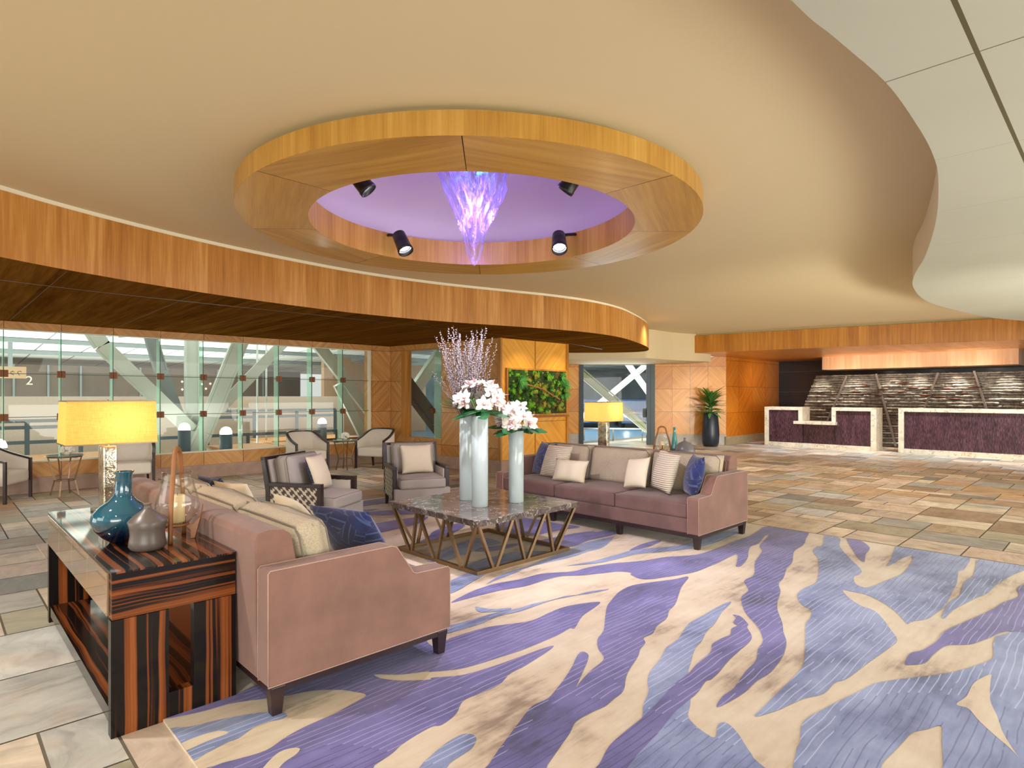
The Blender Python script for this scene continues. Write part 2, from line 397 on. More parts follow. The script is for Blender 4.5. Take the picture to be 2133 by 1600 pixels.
        for i in range(n + 1):
            for j in range(n + 1):
                edge = i in (0, n) or j in (0, n)
                a = s.bm.verts.new(P(i, j, 1)); g[i, j, 1] = a
                g[i, j, -1] = a if edge else s.bm.verts.new(P(i, j, -1))
        for sg in (1, -1):
            for i in range(n):
                for j in range(n):
                    q = [g[i, j, sg], g[i + 1, j, sg], g[i + 1, j + 1, sg], g[i, j + 1, sg]]
                    if sg < 0: q.reverse()
                    try: f = s.bm.faces.new(q); f.smooth = True; f.material_index = mi
                    except ValueError: pass
        return s
    def rbox(s, x0, x1, y0, y1, z0, z1, r=.02, seg=3, crown=0.0, n=8, mi=0):
        """box with rounded edges and an optional crowned top"""
        def axis(a, b):
            o = [a + r * (1 - math.cos(PI / 2 * k / seg)) for k in range(seg + 1)]
            o += [a + r + (b - a - 2 * r) * k / n for k in range(1, n)]
            o += [b - r * (1 - math.cos(PI / 2 * k / seg)) for k in range(seg, -1, -1)]
            return o
        X, Y, Z = axis(x0, x1), axis(y0, y1), axis(z0, z1)
        def fix(x, y, z):
            c = Vector((min(max(x, x0 + r), x1 - r), min(max(y, y0 + r), y1 - r), min(max(z, z0 + r), z1 - r)))
            p = Vector((x, y, z)); d = p - c
            if d.length > r and d.length > 0: p = c + d.normalized() * r
            if crown:
                u = (p.x - x0) / (x1 - x0) * 2 - 1; v = (p.y - y0) / (y1 - y0) * 2 - 1
                k = max(0, (1 - u * u)) * max(0, (1 - v * v)); tz = (p.z - z0) / (z1 - z0)
                p.z += crown * k ** .5 * tz
            return p
        cache = {}
        def V(x, y, z):
            k = (round(x, 6), round(y, 6), round(z, 6))
            if k not in cache: cache[k] = s.bm.verts.new(fix(x, y, z))
            return cache[k]
        def grid(A, B, f3, flip):
            for i in range(len(A) - 1):
                for j in range(len(B) - 1):
                    q = [V(*f3(A[i], B[j])), V(*f3(A[i + 1], B[j])), V(*f3(A[i + 1], B[j + 1])), V(*f3(A[i], B[j + 1]))]
                    if flip: q.reverse()
                    try: f = s.bm.faces.new(q); f.smooth = True; f.material_index = mi
                    except ValueError: pass
        grid(X, Y, lambda a, b: (a, b, z1), False); grid(X, Y, lambda a, b: (a, b, z0), True)
        grid(X, Z, lambda a, b: (a, y0, b), False); grid(X, Z, lambda a, b: (a, y1, b), True)
        grid(Y, Z, lambda a, b: (x1, a, b), False); grid(Y, Z, lambda a, b: (x0, a, b), True)
        return s
    def xform(s, m): bmesh.ops.transform(s.bm, matrix=m, verts=s.bm.verts); return s
    def build(s, name, mats, parent=None, bevel=0, loc=None, label=None, recalc=True, seg=2):
        if recalc: bmesh.ops.recalc_face_normals(s.bm, faces=s.bm.faces)
        me = bpy.data.meshes.new(name); s.bm.to_mesh(me); s.bm.free()
        for m in (mats if isinstance(mats, (list, tuple)) else [mats]): me.materials.append(m)
        o = bpy.data.objects.new(name, me); COL.objects.link(o)
        if parent is not None: o.parent = parent
        if loc is not None: o.location = loc
        if bevel:
            b = o.modifiers.new('bevel', 'BEVEL'); b.width = bevel; b.segments = seg; b.limit_method = 'ANGLE'; b.angle_limit = .6
        if label: o['label'] = label
        return o

def thing(name, label, cat, loc=(0, 0, 0), rotz=0, group=None):
    o = bpy.data.objects.new(name, None); COL.objects.link(o); o.empty_display_size = .1
    o.location = loc; o.rotation_euler = (0, 0, rotz); o['label'] = label; o['category'] = cat
    if group: o['group'] = group
    return o
def tag(o, label, cat, group=None, kind=None):
    o['label'] = label; o['category'] = cat
    if group: o['group'] = group
    if kind: o['kind'] = kind
    return o
def struct(o, label=None):
    o['kind'] = 'structure'
    if label: o['label'] = label
    return o
def kids(o): return [c for c in bpy.data.objects if c.parent == o]
def dup(root, loc, rotz=0, label=None, group=None, scale=None):
    r = root.copy(); COL.objects.link(r); r.location = loc; r.rotation_euler = (0, 0, rotz)
    if label: r['label'] = label
    if group: r['group'] = group
    if scale: r.scale = (scale,) * 3
    for ch in kids(root):
        if ch == r: continue
        c = ch.copy(); COL.objects.link(c); c.parent = r
        for g in kids(ch):
            if g == c: continue
            d = g.copy(); COL.objects.link(d); d.parent = c
    return r
def catmull(p, k=4, closed=False):
    n = len(p); out = []
    for i in range(n if closed else n - 1):
        a, b, c, d = (p[(i - 1) % n] if closed or i else p[0]), p[i], p[(i + 1) % n], (p[(i + 2) % n] if closed or i < n - 2 else p[-1])
        for j in range(k):
            t = j / k
            out.append(tuple(.5 * (2 * b[q] + (c[q] - a[q]) * t + (2 * a[q] - 5 * b[q] + 4 * c[q] - d[q]) * t * t + (3 * b[q] - a[q] - 3 * c[q] + d[q]) * t ** 3) for q in range(len(b))))
    if not closed: out.append(p[-1])
    return out

RUG = [
 ('B', '3.9,.1 5.0,.4 6.2,.45 7.1,.55 7.1,.1 6.0,-.1 4.8,-.3'),
 ('P', '1.0,1.2 1.8,1.0 2.6,.3 2.2,-.4 1.3,-.1 .9,.5'),
 ('B', '2.9,-.2 3.9,-.5 5.2,-.7 4.2,-.9 2.8,-.8'),
 ('P', '0.81,3.20 0.97,3.21 1.13,3.21 1.31,3.25 1.58,3.28 1.96,3.26 2.29,3.26 2.22,2.99 2.38,3.00 2.64,2.98 2.79,2.92 2.96,2.85 3.18,2.87 3.37,2.86 3.59,2.76 3.48,2.71 3.27,2.66 3.07,2.56 3.04,2.58 2.89,2.56 2.60,2.56 2.42,2.58 2.17,2.62 2.01,2.71 2.00,2.73 1.87,2.80 1.77,2.90 1.76,2.87 1.78,2.81 1.84,2.73 1.95,2.64 1.97,2.65 2.11,2.56 2.31,2.52 2.54,2.50 2.67,2.49 2.76,2.47 2.67,2.44 2.44,2.40 2.31,2.39 2.18,2.34 2.04,2.34 1.93,2.34 1.83,2.27 1.72,2.24 1.67,2.26 1.51,2.24 1.43,2.21 1.33,2.19 1.24,2.17 0.76,2.63 0.86,2.65 0.94,2.63 1.05,2.61 1.16,2.65 1.26,2.67 1.40,2.68 1.50,2.70 1.61,2.73 1.59,2.80 1.54,2.88 1.43,2.97 1.29,3.02 1.11,3.12 0.95,3.15'),
 ('B', '0.78,3.08 0.88,3.04 1.00,3.01 1.12,2.96 1.18,2.92 1.23,2.87 1.24,2.83 1.21,2.81 1.15,2.83 1.08,2.83 1.00,2.79 0.95,2.79 0.86,2.77 0.78,2.77'),
 ('C', '0.78,2.91 0.85,2.93 0.94,2.92 0.98,2.88 0.97,2.86 0.89,2.86 0.78,2.85'),
 ('C', '0.98,2.48 1.07,2.55 1.13,2.55 1.16,2.52 1.13,2.49 1.07,2.47 1.02,2.44'),
 ('B', '1.44,2.03 1.54,2.08 1.66,2.11 1.74,2.11 1.77,2.08 1.76,2.04 1.70,2.00 1.63,1.99 1.56,1.98 1.47,1.93'),
 ('B', '4.30,2.07 4.05,2.02 3.80,1.95 3.63,1.92 3.48,1.87 3.34,1.84 3.17,1.77 3.01,1.70 2.75,1.54 2.62,1.48 2.57,1.42 2.54,1.35 2.54,1.30 2.65,1.34 2.69,1.32 2.65,1.25 2.57,1.17 2.51,1.11 2.39,1.02 1.96,1.44 2.14,1.47 2.44,1.62 2.54,1.68 2.68,1.74 2.78,1.81 2.88,1.86 3.03,1.90 3.12,1.93 3.23,1.97 3.33,1.98 3.44,2.00 3.67,2.07 3.90,2.08 4.17,2.09'),
 ('P', '4.63,2.61 4.34,2.51 3.96,2.34 3.81,2.30 3.66,2.23 3.49,2.20 3.36,2.15 3.26,2.15 3.20,2.10 3.10,2.07 3.00,2.02 2.83,1.96 2.72,1.91 2.60,1.84 2.48,1.82 2.40,1.81 2.31,1.82 2.19,1.82 2.10,1.78 1.99,1.74 1.85,1.69 1.75,1.65 1.57,1.82 1.67,1.86 1.80,1.92 1.99,2.00 2.14,2.06 2.26,2.06 2.38,2.10 2.48,2.14 2.61,2.20 2.76,2.28 2.82,2.29 2.81,2.24 2.74,2.19 2.61,2.12 2.44,2.03 2.52,2.06 2.66,2.10 2.83,2.14 2.92,2.25 3.03,2.34 3.17,2.40 3.36,2.53 3.54,2.65 3.67,2.71 3.89,2.79 4.09,2.81 4.27,2.75 4.48,2.66'),
 ('P', '4.05,1.94 4.06,1.89 3.96,1.79 3.90,1.77 3.77,1.68 3.64,1.65 3.51,1.64 3.32,1.62 3.15,1.59 3.04,1.58 3.00,1.59 2.86,1.56 2.74,1.55 2.60,1.54 2.45,1.51 2.33,1.49 2.18,1.47 2.05,1.44 1.98,1.42 1.88,1.52 2.00,1.54 2.14,1.59 2.29,1.61 2.44,1.62 2.58,1.64 2.69,1.66 2.85,1.69 3.01,1.70 3.17,1.73 3.36,1.75 3.48,1.80 3.61,1.80 3.70,1.79 3.80,1.83 3.88,1.83 3.91,1.87 4.01,1.90'),
 ('P', '2.79,3.52 3.06,3.60 3.32,3.62 3.55,3.56 3.80,3.54 4.04,3.40 4.23,3.38 4.49,3.31 4.78,3.16 5.05,3.08 5.34,2.92 5.79,2.90 6.16,2.91 6.42,2.90 6.75,2.94 7.05,2.98 7.23,2.82 7.20,2.56 6.76,2.42 6.45,2.34 6.14,2.31 5.72,2.17 5.49,2.13 5.19,2.04 4.99,2.00 4.80,1.91 4.57,1.84 4.37,1.76 4.15,1.64 3.99,1.57 3.86,1.50 3.71,1.45 3.58,1.42 3.36,1.39 3.20,1.40 3.04,1.39 2.89,1.40 2.79,1.42 2.91,1.45 3.04,1.45 3.26,1.49 3.44,1.51 3.61,1.57 3.75,1.60 3.91,1.69 4.01,1.77 4.17,1.91 4.44,2.06 4.65,2.10 4.86,2.23 5.09,2.25 5.48,2.41 5.91,2.53 6.14,2.65 6.61,2.76 6.60,2.79 6.20,2.69 6.01,2.69 5.75,2.60 5.59,2.53 5.29,2.45 5.22,2.47 5.41,2.55 5.62,2.65 5.49,2.66 5.25,2.64 5.08,2.64 4.83,2.64 4.65,2.68 4.49,2.74 4.34,2.80 4.29,2.87 4.33,2.99 4.38,3.01 4.34,3.11 4.20,3.18 4.01,3.27 3.88,3.37 3.70,3.40 3.46,3.40 3.26,3.46 3.04,3.49 2.89,3.50'),
 ('B', '7.18,2.36 7.06,2.18 6.73,2.08 6.49,1.97 6.23,1.83 5.91,1.65 5.74,1.62 5.64,1.63 5.44,1.56 5.39,1.47 5.57,1.43 5.78,1.40 6.00,1.37 6.25,1.38 6.58,1.41 7.22,1.51 7.25,1.10 6.62,1.02 6.47,1.04 6.08,0.99 5.81,0.97 5.34,0.94 5.15,0.95 4.94,0.97 4.81,1.03 4.73,1.04 4.78,1.07 4.94,1.16 5.09,1.28 5.20,1.42 5.20,1.52 5.19,1.58 5.03,1.49 4.90,1.37 4.86,1.28 4.73,1.19 4.55,1.10 4.38,1.02 4.21,1.02 3.85,1.05 3.58,1.07 3.48,1.10 3.31,1.10 3.19,1.15 3.06,1.18 2.97,1.20 2.84,1.25 2.97,1.26 3.19,1.27 3.42,1.28 3.59,1.30 3.75,1.35 4.04,1.45 4.24,1.52 4.38,1.54 4.54,1.59 4.62,1.69 4.82,1.79 5.03,1.81 5.25,1.80 5.64,1.91 6.01,2.04 6.27,2.18 6.49,2.22 6.60,2.20'),
 ('P', '7.15,2.14 7.10,1.99 6.90,1.86 6.74,1.81 6.51,1.78 6.20,1.71 6.45,1.85'),
 ('B', '7.11,1.66 7.10,1.54 6.83,1.47 6.61,1.50 6.29,1.51 6.22,1.53 6.50,1.56'),
 ('B', '7.12,0.97 7.25,0.62 7.03,0.62 6.70,0.69 6.27,0.75 5.92,0.77 5.72,0.81 5.48,0.85 5.28,0.88 5.04,0.89 5.06,0.91 5.31,0.93 5.50,0.93 5.72,0.91 6.12,0.95 6.39,0.93 6.75,0.96'),
 ('B', '5.26,0.34 4.95,0.57 4.82,0.59 4.67,0.58 4.53,0.56 4.40,0.57 4.14,0.66 3.98,0.74 3.85,0.82 3.72,0.90 3.61,0.95 3.46,0.98 3.28,1.02 3.12,1.05 3.00,1.07 2.90,1.06 2.78,1.02 2.68,1.00 2.50,0.92 2.71,0.71 2.85,0.72 2.98,0.71 3.11,0.70 3.22,0.69 3.30,0.65 3.38,0.61 3.23,0.58 3.04,0.54 2.91,0.51 3.23,0.21'),
 ('P', '6.62,0.47 6.29,0.62 5.99,0.59 5.74,0.65 5.47,0.69 5.09,0.77 4.75,0.84 4.53,0.84 4.31,0.87 4.20,0.91 4.03,0.90 4.01,0.88 4.11,0.82 4.30,0.81 4.50,0.78 4.61,0.69 4.79,0.63 5.04,0.56 5.30,0.38'),
 ('C', '4.20,0.53 4.10,0.52 3.85,0.49 3.67,0.44 3.51,0.40 3.35,0.34 3.31,0.32 3.39,0.37 3.48,0.44 3.57,0.50 3.66,0.55 3.67,0.60 3.80,0.58 3.99,0.58 4.11,0.56'),
 ('B', '3.87,2.89 3.71,2.96 3.54,2.98 3.40,3.02 3.21,3.07 3.05,3.08 2.87,3.13 2.60,3.15 2.44,3.18 2.31,3.10 2.43,3.07 2.66,3.05 2.85,3.07 3.02,3.03 3.25,3.03 3.50,3.02 3.62,2.95 3.82,2.89'),
 ('B', '2.86,3.32 2.91,3.20 3.02,3.13 2.99,3.10 2.89,3.15 2.81,3.22'),
 ('B', '3.27,3.66 3.54,3.76 3.85,3.78 4.23,3.85 4.51,3.89 4.97,3.97 5.32,3.92 5.37,3.92 4.93,3.73 4.68,3.73 4.41,3.71 4.02,3.75 3.82,3.75 3.59,3.71 3.38,3.68'),
 ('P', '4.56,4.37 4.89,4.33 5.13,4.31 5.42,4.19 5.64,4.13 5.46,3.98 5.03,4.01 4.71,3.96 4.57,4.13'),
 ('P', '4.99,3.46 5.29,3.52 5.55,3.50 5.56,3.45 5.25,3.42'),
 ('B', '4.17,3.54 4.46,3.47 5.06,3.44 5.34,3.30 5.56,3.21 5.97,3.19 6.85,3.18 6.62,3.07 5.85,3.02 5.39,3.12 5.07,3.27 4.91,3.34 4.47,3.39 4.18,3.52'),
 ('P', '3.65,6.18 3.96,6.31 4.18,6.28 4.44,6.26 4.55,6.20 4.23,5.96 3.93,5.91 3.68,5.87 3.52,5.84 3.43,5.85'),
 ('P', '4.05,7.00 4.29,6.97 4.57,6.81 4.59,6.47 4.38,6.57 4.15,6.75'),
 ('P', '3.68,5.19 3.90,5.32 4.11,5.50 4.47,5.64 4.67,5.62 4.50,5.44 4.19,5.27 3.94,5.14 3.63,5.04'),
 ('P', '4.77,5.18 5.27,5.41 5.42,5.16 5.43,4.79 5.48,4.49 5.16,4.55 4.73,4.59 4.66,4.96'),
 ('P', '4.52,4.30 4.83,4.35 5.26,4.30 5.40,4.20 5.21,4.05 4.85,4.12 4.62,4.08 4.50,4.20'),
 ('B', '3.40,4.73 3.71,4.78 4.27,4.90 4.30,4.58 4.05,4.57 3.61,4.47 3.34,4.47'),
 ('P', '3.87,4.51 4.10,4.53 4.41,4.42 4.26,4.37 4.05,4.39'),
 ('B', '3.35,4.15 3.69,4.23 4.11,4.21 4.38,4.01 4.18,3.98 3.86,3.96 3.45,3.96'),
 ('B', '3.04,3.90 3.52,4.04 3.47,3.89 3.21,3.78 2.97,3.69 2.85,3.70'),
 ('P', '1.00,5.20 1.80,5.60 3.00,5.90 4.20,6.10 4.40,6.30 3.30,6.30 2.00,6.10 1.10,5.70'),
 ('B', '1.20,6.40 2.20,6.60 3.20,7.00 4.40,7.10 3.40,7.35 2.10,7.10 1.30,6.80'),
 ('P', '3.40,7.50 4.40,7.45 5.20,7.50 6.00,7.70 5.00,7.80 4.10,7.75'),
 ('B', '4.70,6.60 5.60,6.50 6.60,6.70 7.00,6.90 6.40,7.10 5.50,6.90'),
 ('P', '5.00,5.90 5.80,6.05 6.60,6.00 7.00,6.20 6.00,6.35 5.20,6.20'),
 ('P', '1.10,3.90 1.80,4.20 2.60,4.30 3.00,4.60 2.20,4.70 1.40,4.40'),
]

# ================================================================ SETTING
SOF = 2.72; FTOP = 3.287; CEIL = 3.335
# ---- floor of random sawn slate slabs
def make_floor():
    g = .262; x0, y0, nx, ny = -4.88, -3.05, 107, 59
    rnd = random.Random(3); used = [[False] * ny for _ in range(nx)]
    mb = MB(); cols = []
    pal = [srgb(*c) for c in ((214, 190, 170), (218, 202, 180), (178, 174, 166), (172, 164, 140), (198, 164, 128), (164, 140, 116), (196, 194, 188), (186, 164, 140), (222, 204, 182), (140, 138, 132), (190, 172, 146), (204, 184, 166))]
    wts = [5, 6, 4, 3, 2, 3, 3, 4, 4, 2, 4, 5]
    shapes = [(3, 2), (2, 2), (2, 1), (2, 2), (1, 2), (2, 3), (3, 3), (3, 2), (2, 2), (2, 3)]
    for j in range(ny):
        for i in range(nx):
            if used[i][j]: continue
            rnd.shuffle(shapes)
            for (a, b) in shapes + [(1, 1)]:
                if i + a <= nx and j + b <= ny and all(not used[i + p][j + q] for p in range(a) for q in range(b)): break
            for p in range(a):
                for q in range(b): used[i + p][j + q] = True
            e = .0065
            X0, X1, Y0, Y1 = x0 + i * g + e, x0 + (i + a) * g - e, y0 + j * g + e, y0 + (j + b) * g - e
            vx = (X1 + X0) / 2; vy = (Y1 + Y0) / 2
            if vy > 12.3 or (vx > 8.2 and vy > 13): continue
            mb.quad([(X0, Y0, 0), (X1, Y0, 0), (X1, Y1, 0), (X0, Y1, 0)])
            c = rnd.choices(pal, wts)[0]; k = rnd.uniform(.88, 1.1)
            cols.append((c[0] * k, c[1] * k, c[2] * k, rnd.random()))
    t = NT('slate_slabs'); at = t.t.nodes.new('ShaderNodeAttribute'); at.attribute_name = 'slab'
    o = t.sep(t.coord()); r = at.outputs['Alpha']
    off = t.math('MULTIPLY', r, 90)
    flip = t.math('GREATER_THAN', t.math('FRACT', t.math('MULTIPLY', r, 17.3)), .35)
    a = t.math('ADD', t.math('MULTIPLY', o[0], t.math('ADD', 2.5, t.math('MULTIPLY', flip, 0))), off); b = t.math('MULTIPLY', o[1], 13)
    a2 = t.math('ADD', t.math('MULTIPLY', o[1], 2.5), off); b2 = t.math('MULTIPLY', o[0], 13)
    inv = t.math('SUBTRACT', 1.0, flip)
    aa = t.math('ADD', t.math('MULTIPLY', a, flip), t.math('MULTIPLY', a2, inv)); bb = t.math('ADD', t.math('MULTIPLY', b, flip), t.math('MULTIPLY', b2, inv))
    st = t.noise(t.comb(aa, t.math('ADD', bb, t.math('MULTIPLY', t.noise(t.comb(o[0], o[1], off), 2.5, 2), 5)), off), 1, 4, .65)
    cl = t.noise(t.comb(t.math('ADD', o[0], off), o[1], off), 3.2, 4, .6)
    rust = t.noise(t.comb(o[0], t.math('ADD', o[1], off), off), 1.7, 3, .6)
    v = t.math('ADD', t.math('MULTIPLY', st, .45), t.math('MULTIPLY', cl, .55))
    k = t.ramp(v, [(.34, .62), (.5, .98), (.66, 1.25)])
    col = t.mix(1.0, at.outputs['Color'], k, 'MULTIPLY')
    col = t.mix(t.ramp(rust, [(.58, 0.0), (.76, .38)]), col, srgb(196, 136, 84))
    t.set(col, t.ramp(cl, [(.3, .38), (.7, .58)]), 0)
    t.bump(v, .6, .008)
    fl = mb.build('floor', t.m, recalc=False)
    att = fl.data.attributes.new('slab', 'FLOAT_COLOR', 'FACE')
    for i, c in enumerate(cols): att.data[i].color = c
    struct(fl, 'floor of mixed tan, grey and rust slate slabs')
    gr = MB(); gr.box(-6, 26, -5, 13.0, -.05, -.003); struct(gr.build('floor', plain('slab_grout', srgb(112, 102, 88), .9), label='grout bed of the slate floor'))
make_floor()

# ---- cream ceiling with the round opening
RC = (3.73, 4.35); RO, RI = 2.08, 1.50
def ceiling_with_hole():
    mb = MB(); n = 96; R = RI + .12; X0, X1, Y0, Y1 = -6, 24, -7, 14
    def outer(a):
        dx, dy = math.cos(a), math.sin(a); t = 1e9
        if dx > 1e-9: t = min(t, (X1 - RC[0]) / dx)
        if dx < -1e-9: t = min(t, (X0 - RC[0]) / dx)
        if dy > 1e-9: t = min(t, (Y1 - RC[1]) / dy)
        if dy < -1e-9: t = min(t, (Y0 - RC[1]) / dy)
        return (RC[0] + dx * t, RC[1] + dy * t, CEIL)
    angs = sorted([2 * PI * k / n for k in range(n)] + [math.atan2(y - RC[1], x - RC[0]) % (2 * PI) for x in (X0, X1) for y in (Y0, Y1)])
    for a, b in zip(angs, angs[1:] + [angs[0] + 2 * PI]):
        i0 = (RC[0] + R * math.cos(a), RC[1] + R * math.sin(a), CEIL); i1 = (RC[0] + R * math.cos(b), RC[1] + R * math.sin(b), CEIL)
        mb.quad([i0, outer(a), outer(b), i1])
    struct(mb.build('ceiling', M['cream'], recalc=False), 'smooth cream plaster ceiling over the lounge')
    d = MB(); prof = [(R, CEIL - .0), (R, 3.47), (R - .02, 3.50)] + [(R * math.cos(t), 3.50 + .62 * math.sin(t)) for t in [PI / 2 * k / 12 for k in range(1, 13)]]
    prof[-1] = (0.001, prof[-1][1])
    d.lathe(prof, 72, (RC[0], RC[1], 0), cap=False)
    struct(d.build('ceiling', M['dome']), 'mauve-lit plaster dome inside the round timber ring')
ceiling_with_hole()

# ---- timber ring, with its plaster collar
def ring():
    r = thing('ceiling_ring', 'large round honey-timber ring hung below the cream ceiling', 'ceiling ring', (RC[0], RC[1], 3.13))
    n = 96; zb, zt = 0.0, FTOP - 3.13; zi = .27
    spokes = [PI * (k / 4) + .04 for k in range(8)]
    out = MB(); inn = MB()
    for k in range(n):
        a, b = 2 * PI * k / n, 2 * PI * (k + 1) / n
        P = lambda r_, t, z: (r_ * math.cos(t), r_ * math.sin(t), z)
        ua, ub = a * RO, b * RO
        out.quad([P(RO, a, zb), P(RO, b, zb), P(RO, b, zt), P(RO, a, zt)], [(ua, zb), (ub, zb), (ub, zt), (ua, zt)], smooth=True)
        inn.quad([P(RI, b, zb), P(RI, a, zb), P(RI, a, zi), P(RI, b, zi)], [(ub, zb), (ua, zb), (ua, zi), (ub, zi)], smooth=True)
    out.build('outer_fascia', M['ring'], r, recalc=False); inn.build('inner_fascia', M['ring'], r, recalc=False)
    top = MB()
    top.lathe([(RI, zt), (RO, zt)], n, cap=False); top.build('top_board', M['white'], r)
    for k in range(8):
        s = MB(); a0, a1 = spokes[k] + .0016, spokes[k] + PI / 4 - .0016; m = 12; mid = (a0 + a1) / 2; ce, se = math.cos(mid), math.sin(mid)
        for j in range(m):
            a, b = a0 + (a1 - a0) * j / m, a0 + (a1 - a0) * (j + 1) / m
            pts = [(RI * math.cos(a), RI * math.sin(a), zb), (RO * math.cos(a), RO * math.sin(a), zb), (RO * math.cos(b), RO * math.sin(b), zb), (RI * math.cos(b), RI * math.sin(b), zb)]
            s.quad(pts[::-1], [(p[0] * ce + p[1] * se + k * 3.3, -p[0] * se + p[1] * ce) for p in pts[::-1]])
        s.build('soffit_segment', M['ring'], r, recalc=False)
    d = MB(); d.lathe([(RI, .012), (RO - .005, .012)], n, cap=False); d.build('backing', M['dark_line'], r)
    c = MB(); c.lathe([(RO - .10, zt), (RO - .10, CEIL - 3.13)], n, cap=False); c.lathe([(RI + .02, zt), (RI + .02, CEIL - 3.13)], n, cap=False)
    c.build('plaster_collar', M['white'], r)
ring()

# ---- curved lower soffit with timber fascia on the left
fcurve = [(-4.6, 2.9), (-3.2, 4.15), (-1.9, 5.15), (-.7, 5.98), (.434, 6.62), (.932, 6.87), (1.557, 7.11), (2.198, 7.30), (2.95, 7.46), (4.024, 7.60), (4.95, 7.60), (5.9, 7.48), (6.9, 7.25), (7.9, 7.02), (8.9, 6.94), (9.9, 7.08), (10.9, 7.42), (11.9, 7.83), (12.72, 8.25), (13.35, 8.72), (13.5, 9.15), (13.2, 9.75), (12.45, 10.55), (11.4, 11.5)]
fc = catmull(fcurve, 5)
poly = fc + [(10.8, 12.25), (-6, 12.25), (-6, 2.9)]
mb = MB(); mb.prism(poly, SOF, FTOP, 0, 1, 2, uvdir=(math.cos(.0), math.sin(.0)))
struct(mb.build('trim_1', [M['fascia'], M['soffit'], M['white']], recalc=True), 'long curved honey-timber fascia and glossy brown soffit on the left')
off = [(x + .0, y + .035) for x, y in fc] + [(10.8, 12.25), (-6, 12.25), (-6, 2.94)]
mb = MB(); mb.prism(off, FTOP, CEIL + .01); struct(mb.build('trim_2', M['white']), 'narrow white shadow-gap strip above the left fascia')
# dark channel along the soffit
ch = catmull([(-3, 6.9), (.517, 7.92), (2.35, 8.12), (4.32, 8.17), (7.42, 8.36), (10.1, 8.68), (12.1, 9.2)], 8)
mb = MB()
for a, b in zip(ch, ch[1:]): mb.quad([(a[0], a[1] - .014, SOF - .002), (b[0], b[1] - .014, SOF - .002), (b[0], b[1] + .014, SOF - .002), (a[0], a[1] + .014, SOF - .002)])
struct(mb.build('trim_3', plain('dark_channel', srgb(70, 74, 74), .4, .5)), 'thin dark metal channel let into the brown soffit')
# joints across the soffit
mb = MB()
for (x, y, x2, y2) in ((.93, 6.95, .9, 12.1), (2.2, 7.35, 2.3, 12.1), (3.45, 7.6, 3.6, 12.1), (4.9, 7.65, 5.0, 12.1), (6.4, 7.45, 6.4, 12.1)):
    mb.quad([(x - .003, y, SOF - .0015), (x + .003, y, SOF - .0015), (x2 + .003, y2, SOF - .0015), (x2 - .003, y2, SOF - .0015)])
struct(mb.build('trim_4', plain('soffit_joint', srgb(70, 44, 20), .5)), 'fine joints between the soffit boards')

# ---- white panelled soffit overhead on the right
wc = [(-6, 1.05), (-2, 1.0), (1, .86), (2.177, .83), (2.535, .798), (3.047, .755), (3.54, .758), (4.1, .785), (4.686, .86), (5.811, 1.085), (7.133, 1.42), (8.15, 1.725), (9.12, 1.94), (10.4, 2.07), (11.52, 2.01), (13.4, 1.75), (14.6, 1.36), (16, .9), (17.4, .3)]
wc = catmull(wc, 5); ZW = 2.945
def ceiling_panel_mat():
    t = NT('white_ceiling_panels'); s = t.sep(t.coord())
    j = t.math('LESS_THAN', t.math('PINGPONG', t.math('SUBTRACT', s[0], 3.05), .61), .0035)
    long_ = t.math('LESS_THAN', t.math('ABSOLUTE', t.math('SUBTRACT', s[1], .43)), .009)
    n = t.noise(t.coord(), .9, 3)
    base = t.mix(n, srgb(170, 172, 156), srgb(188, 188, 172))
    near = t.math('LESS_THAN', s[0], 4.0)
    f = t.math('MAXIMUM', long_, t.math('MULTIPLY', j, t.math('ADD', .35, t.math('MULTIPLY', near, .65))))
    t.set(t.mix(f, base, srgb(84, 78, 52)), .45); return t.m
mb = MB(); mb.prism(wc + [(17.4, -7), (-6, -7)], ZW, CEIL + .02, 1, 0, 0)
struct(mb.build('ceiling', [ceiling_panel_mat(), M['white']]), 'white panelled lower ceiling with a sweeping curved edge')

# ---- white plaster bulkhead over the entrance
mb = MB(); bk = catmull([(12.7, 10.75), (13.62, 9.25), (13.95, 8.95), (15.0, 8.93), (16.0, 8.70), (16.62, 8.64)], 5) + [(16.95, 9.4), (17.25, 10.2), (16.3, 11.3), (14.0, 13.6), (11.0, 13.6)]
mb.prism(bk, 2.56, CEIL + .01); struct(mb.build('ceiling', M['cream']), 'dropped plaster bulkhead above the entrance doors')

# ---- reception fascia and soffit
rf = catmull([(15.84, 8.75), (16.0, 7.8), (16.19, 6.77), (16.5, 5.04), (16.86, 3.62), (17.2, 2.16), (17.45, .8), (17.6, -1), (17.6, -4)], 5)
mb = MB(); mb.prism(rf + [(23, -4), (23, 9.2), (18.1, 9.2)], 2.79, FTOP, 0, 1, 2, uvdir=(0, 1))
struct(mb.build('trim_5', [M['fascia2'], M['soffit2'], M['white']]), 'curved amber-timber fascia above the reception desks')
mb = MB(); mb.prism([(x + .05, y) for x, y in rf] + [(23, -4), (23, 9.2), (18.1, 9.2)], FTOP, CEIL + .01)
struct(mb.build('trim_6', plain('shadow_gap', srgb(170, 160, 116), .7)), 'shadow gap above the reception fascia')
mb = MB(); mb.prism([(20.3, 2.0), (20.3, 6.42), (20.3, 6.78), (21.2, 6.78), (22.2, 6.42), (22.2, 2.0)], 2.38, 2.80, uvdir=(0, 1))
struct(mb.build('trim_7', M['canopy']), 'dropped timber canopy glowing above the stone wall')

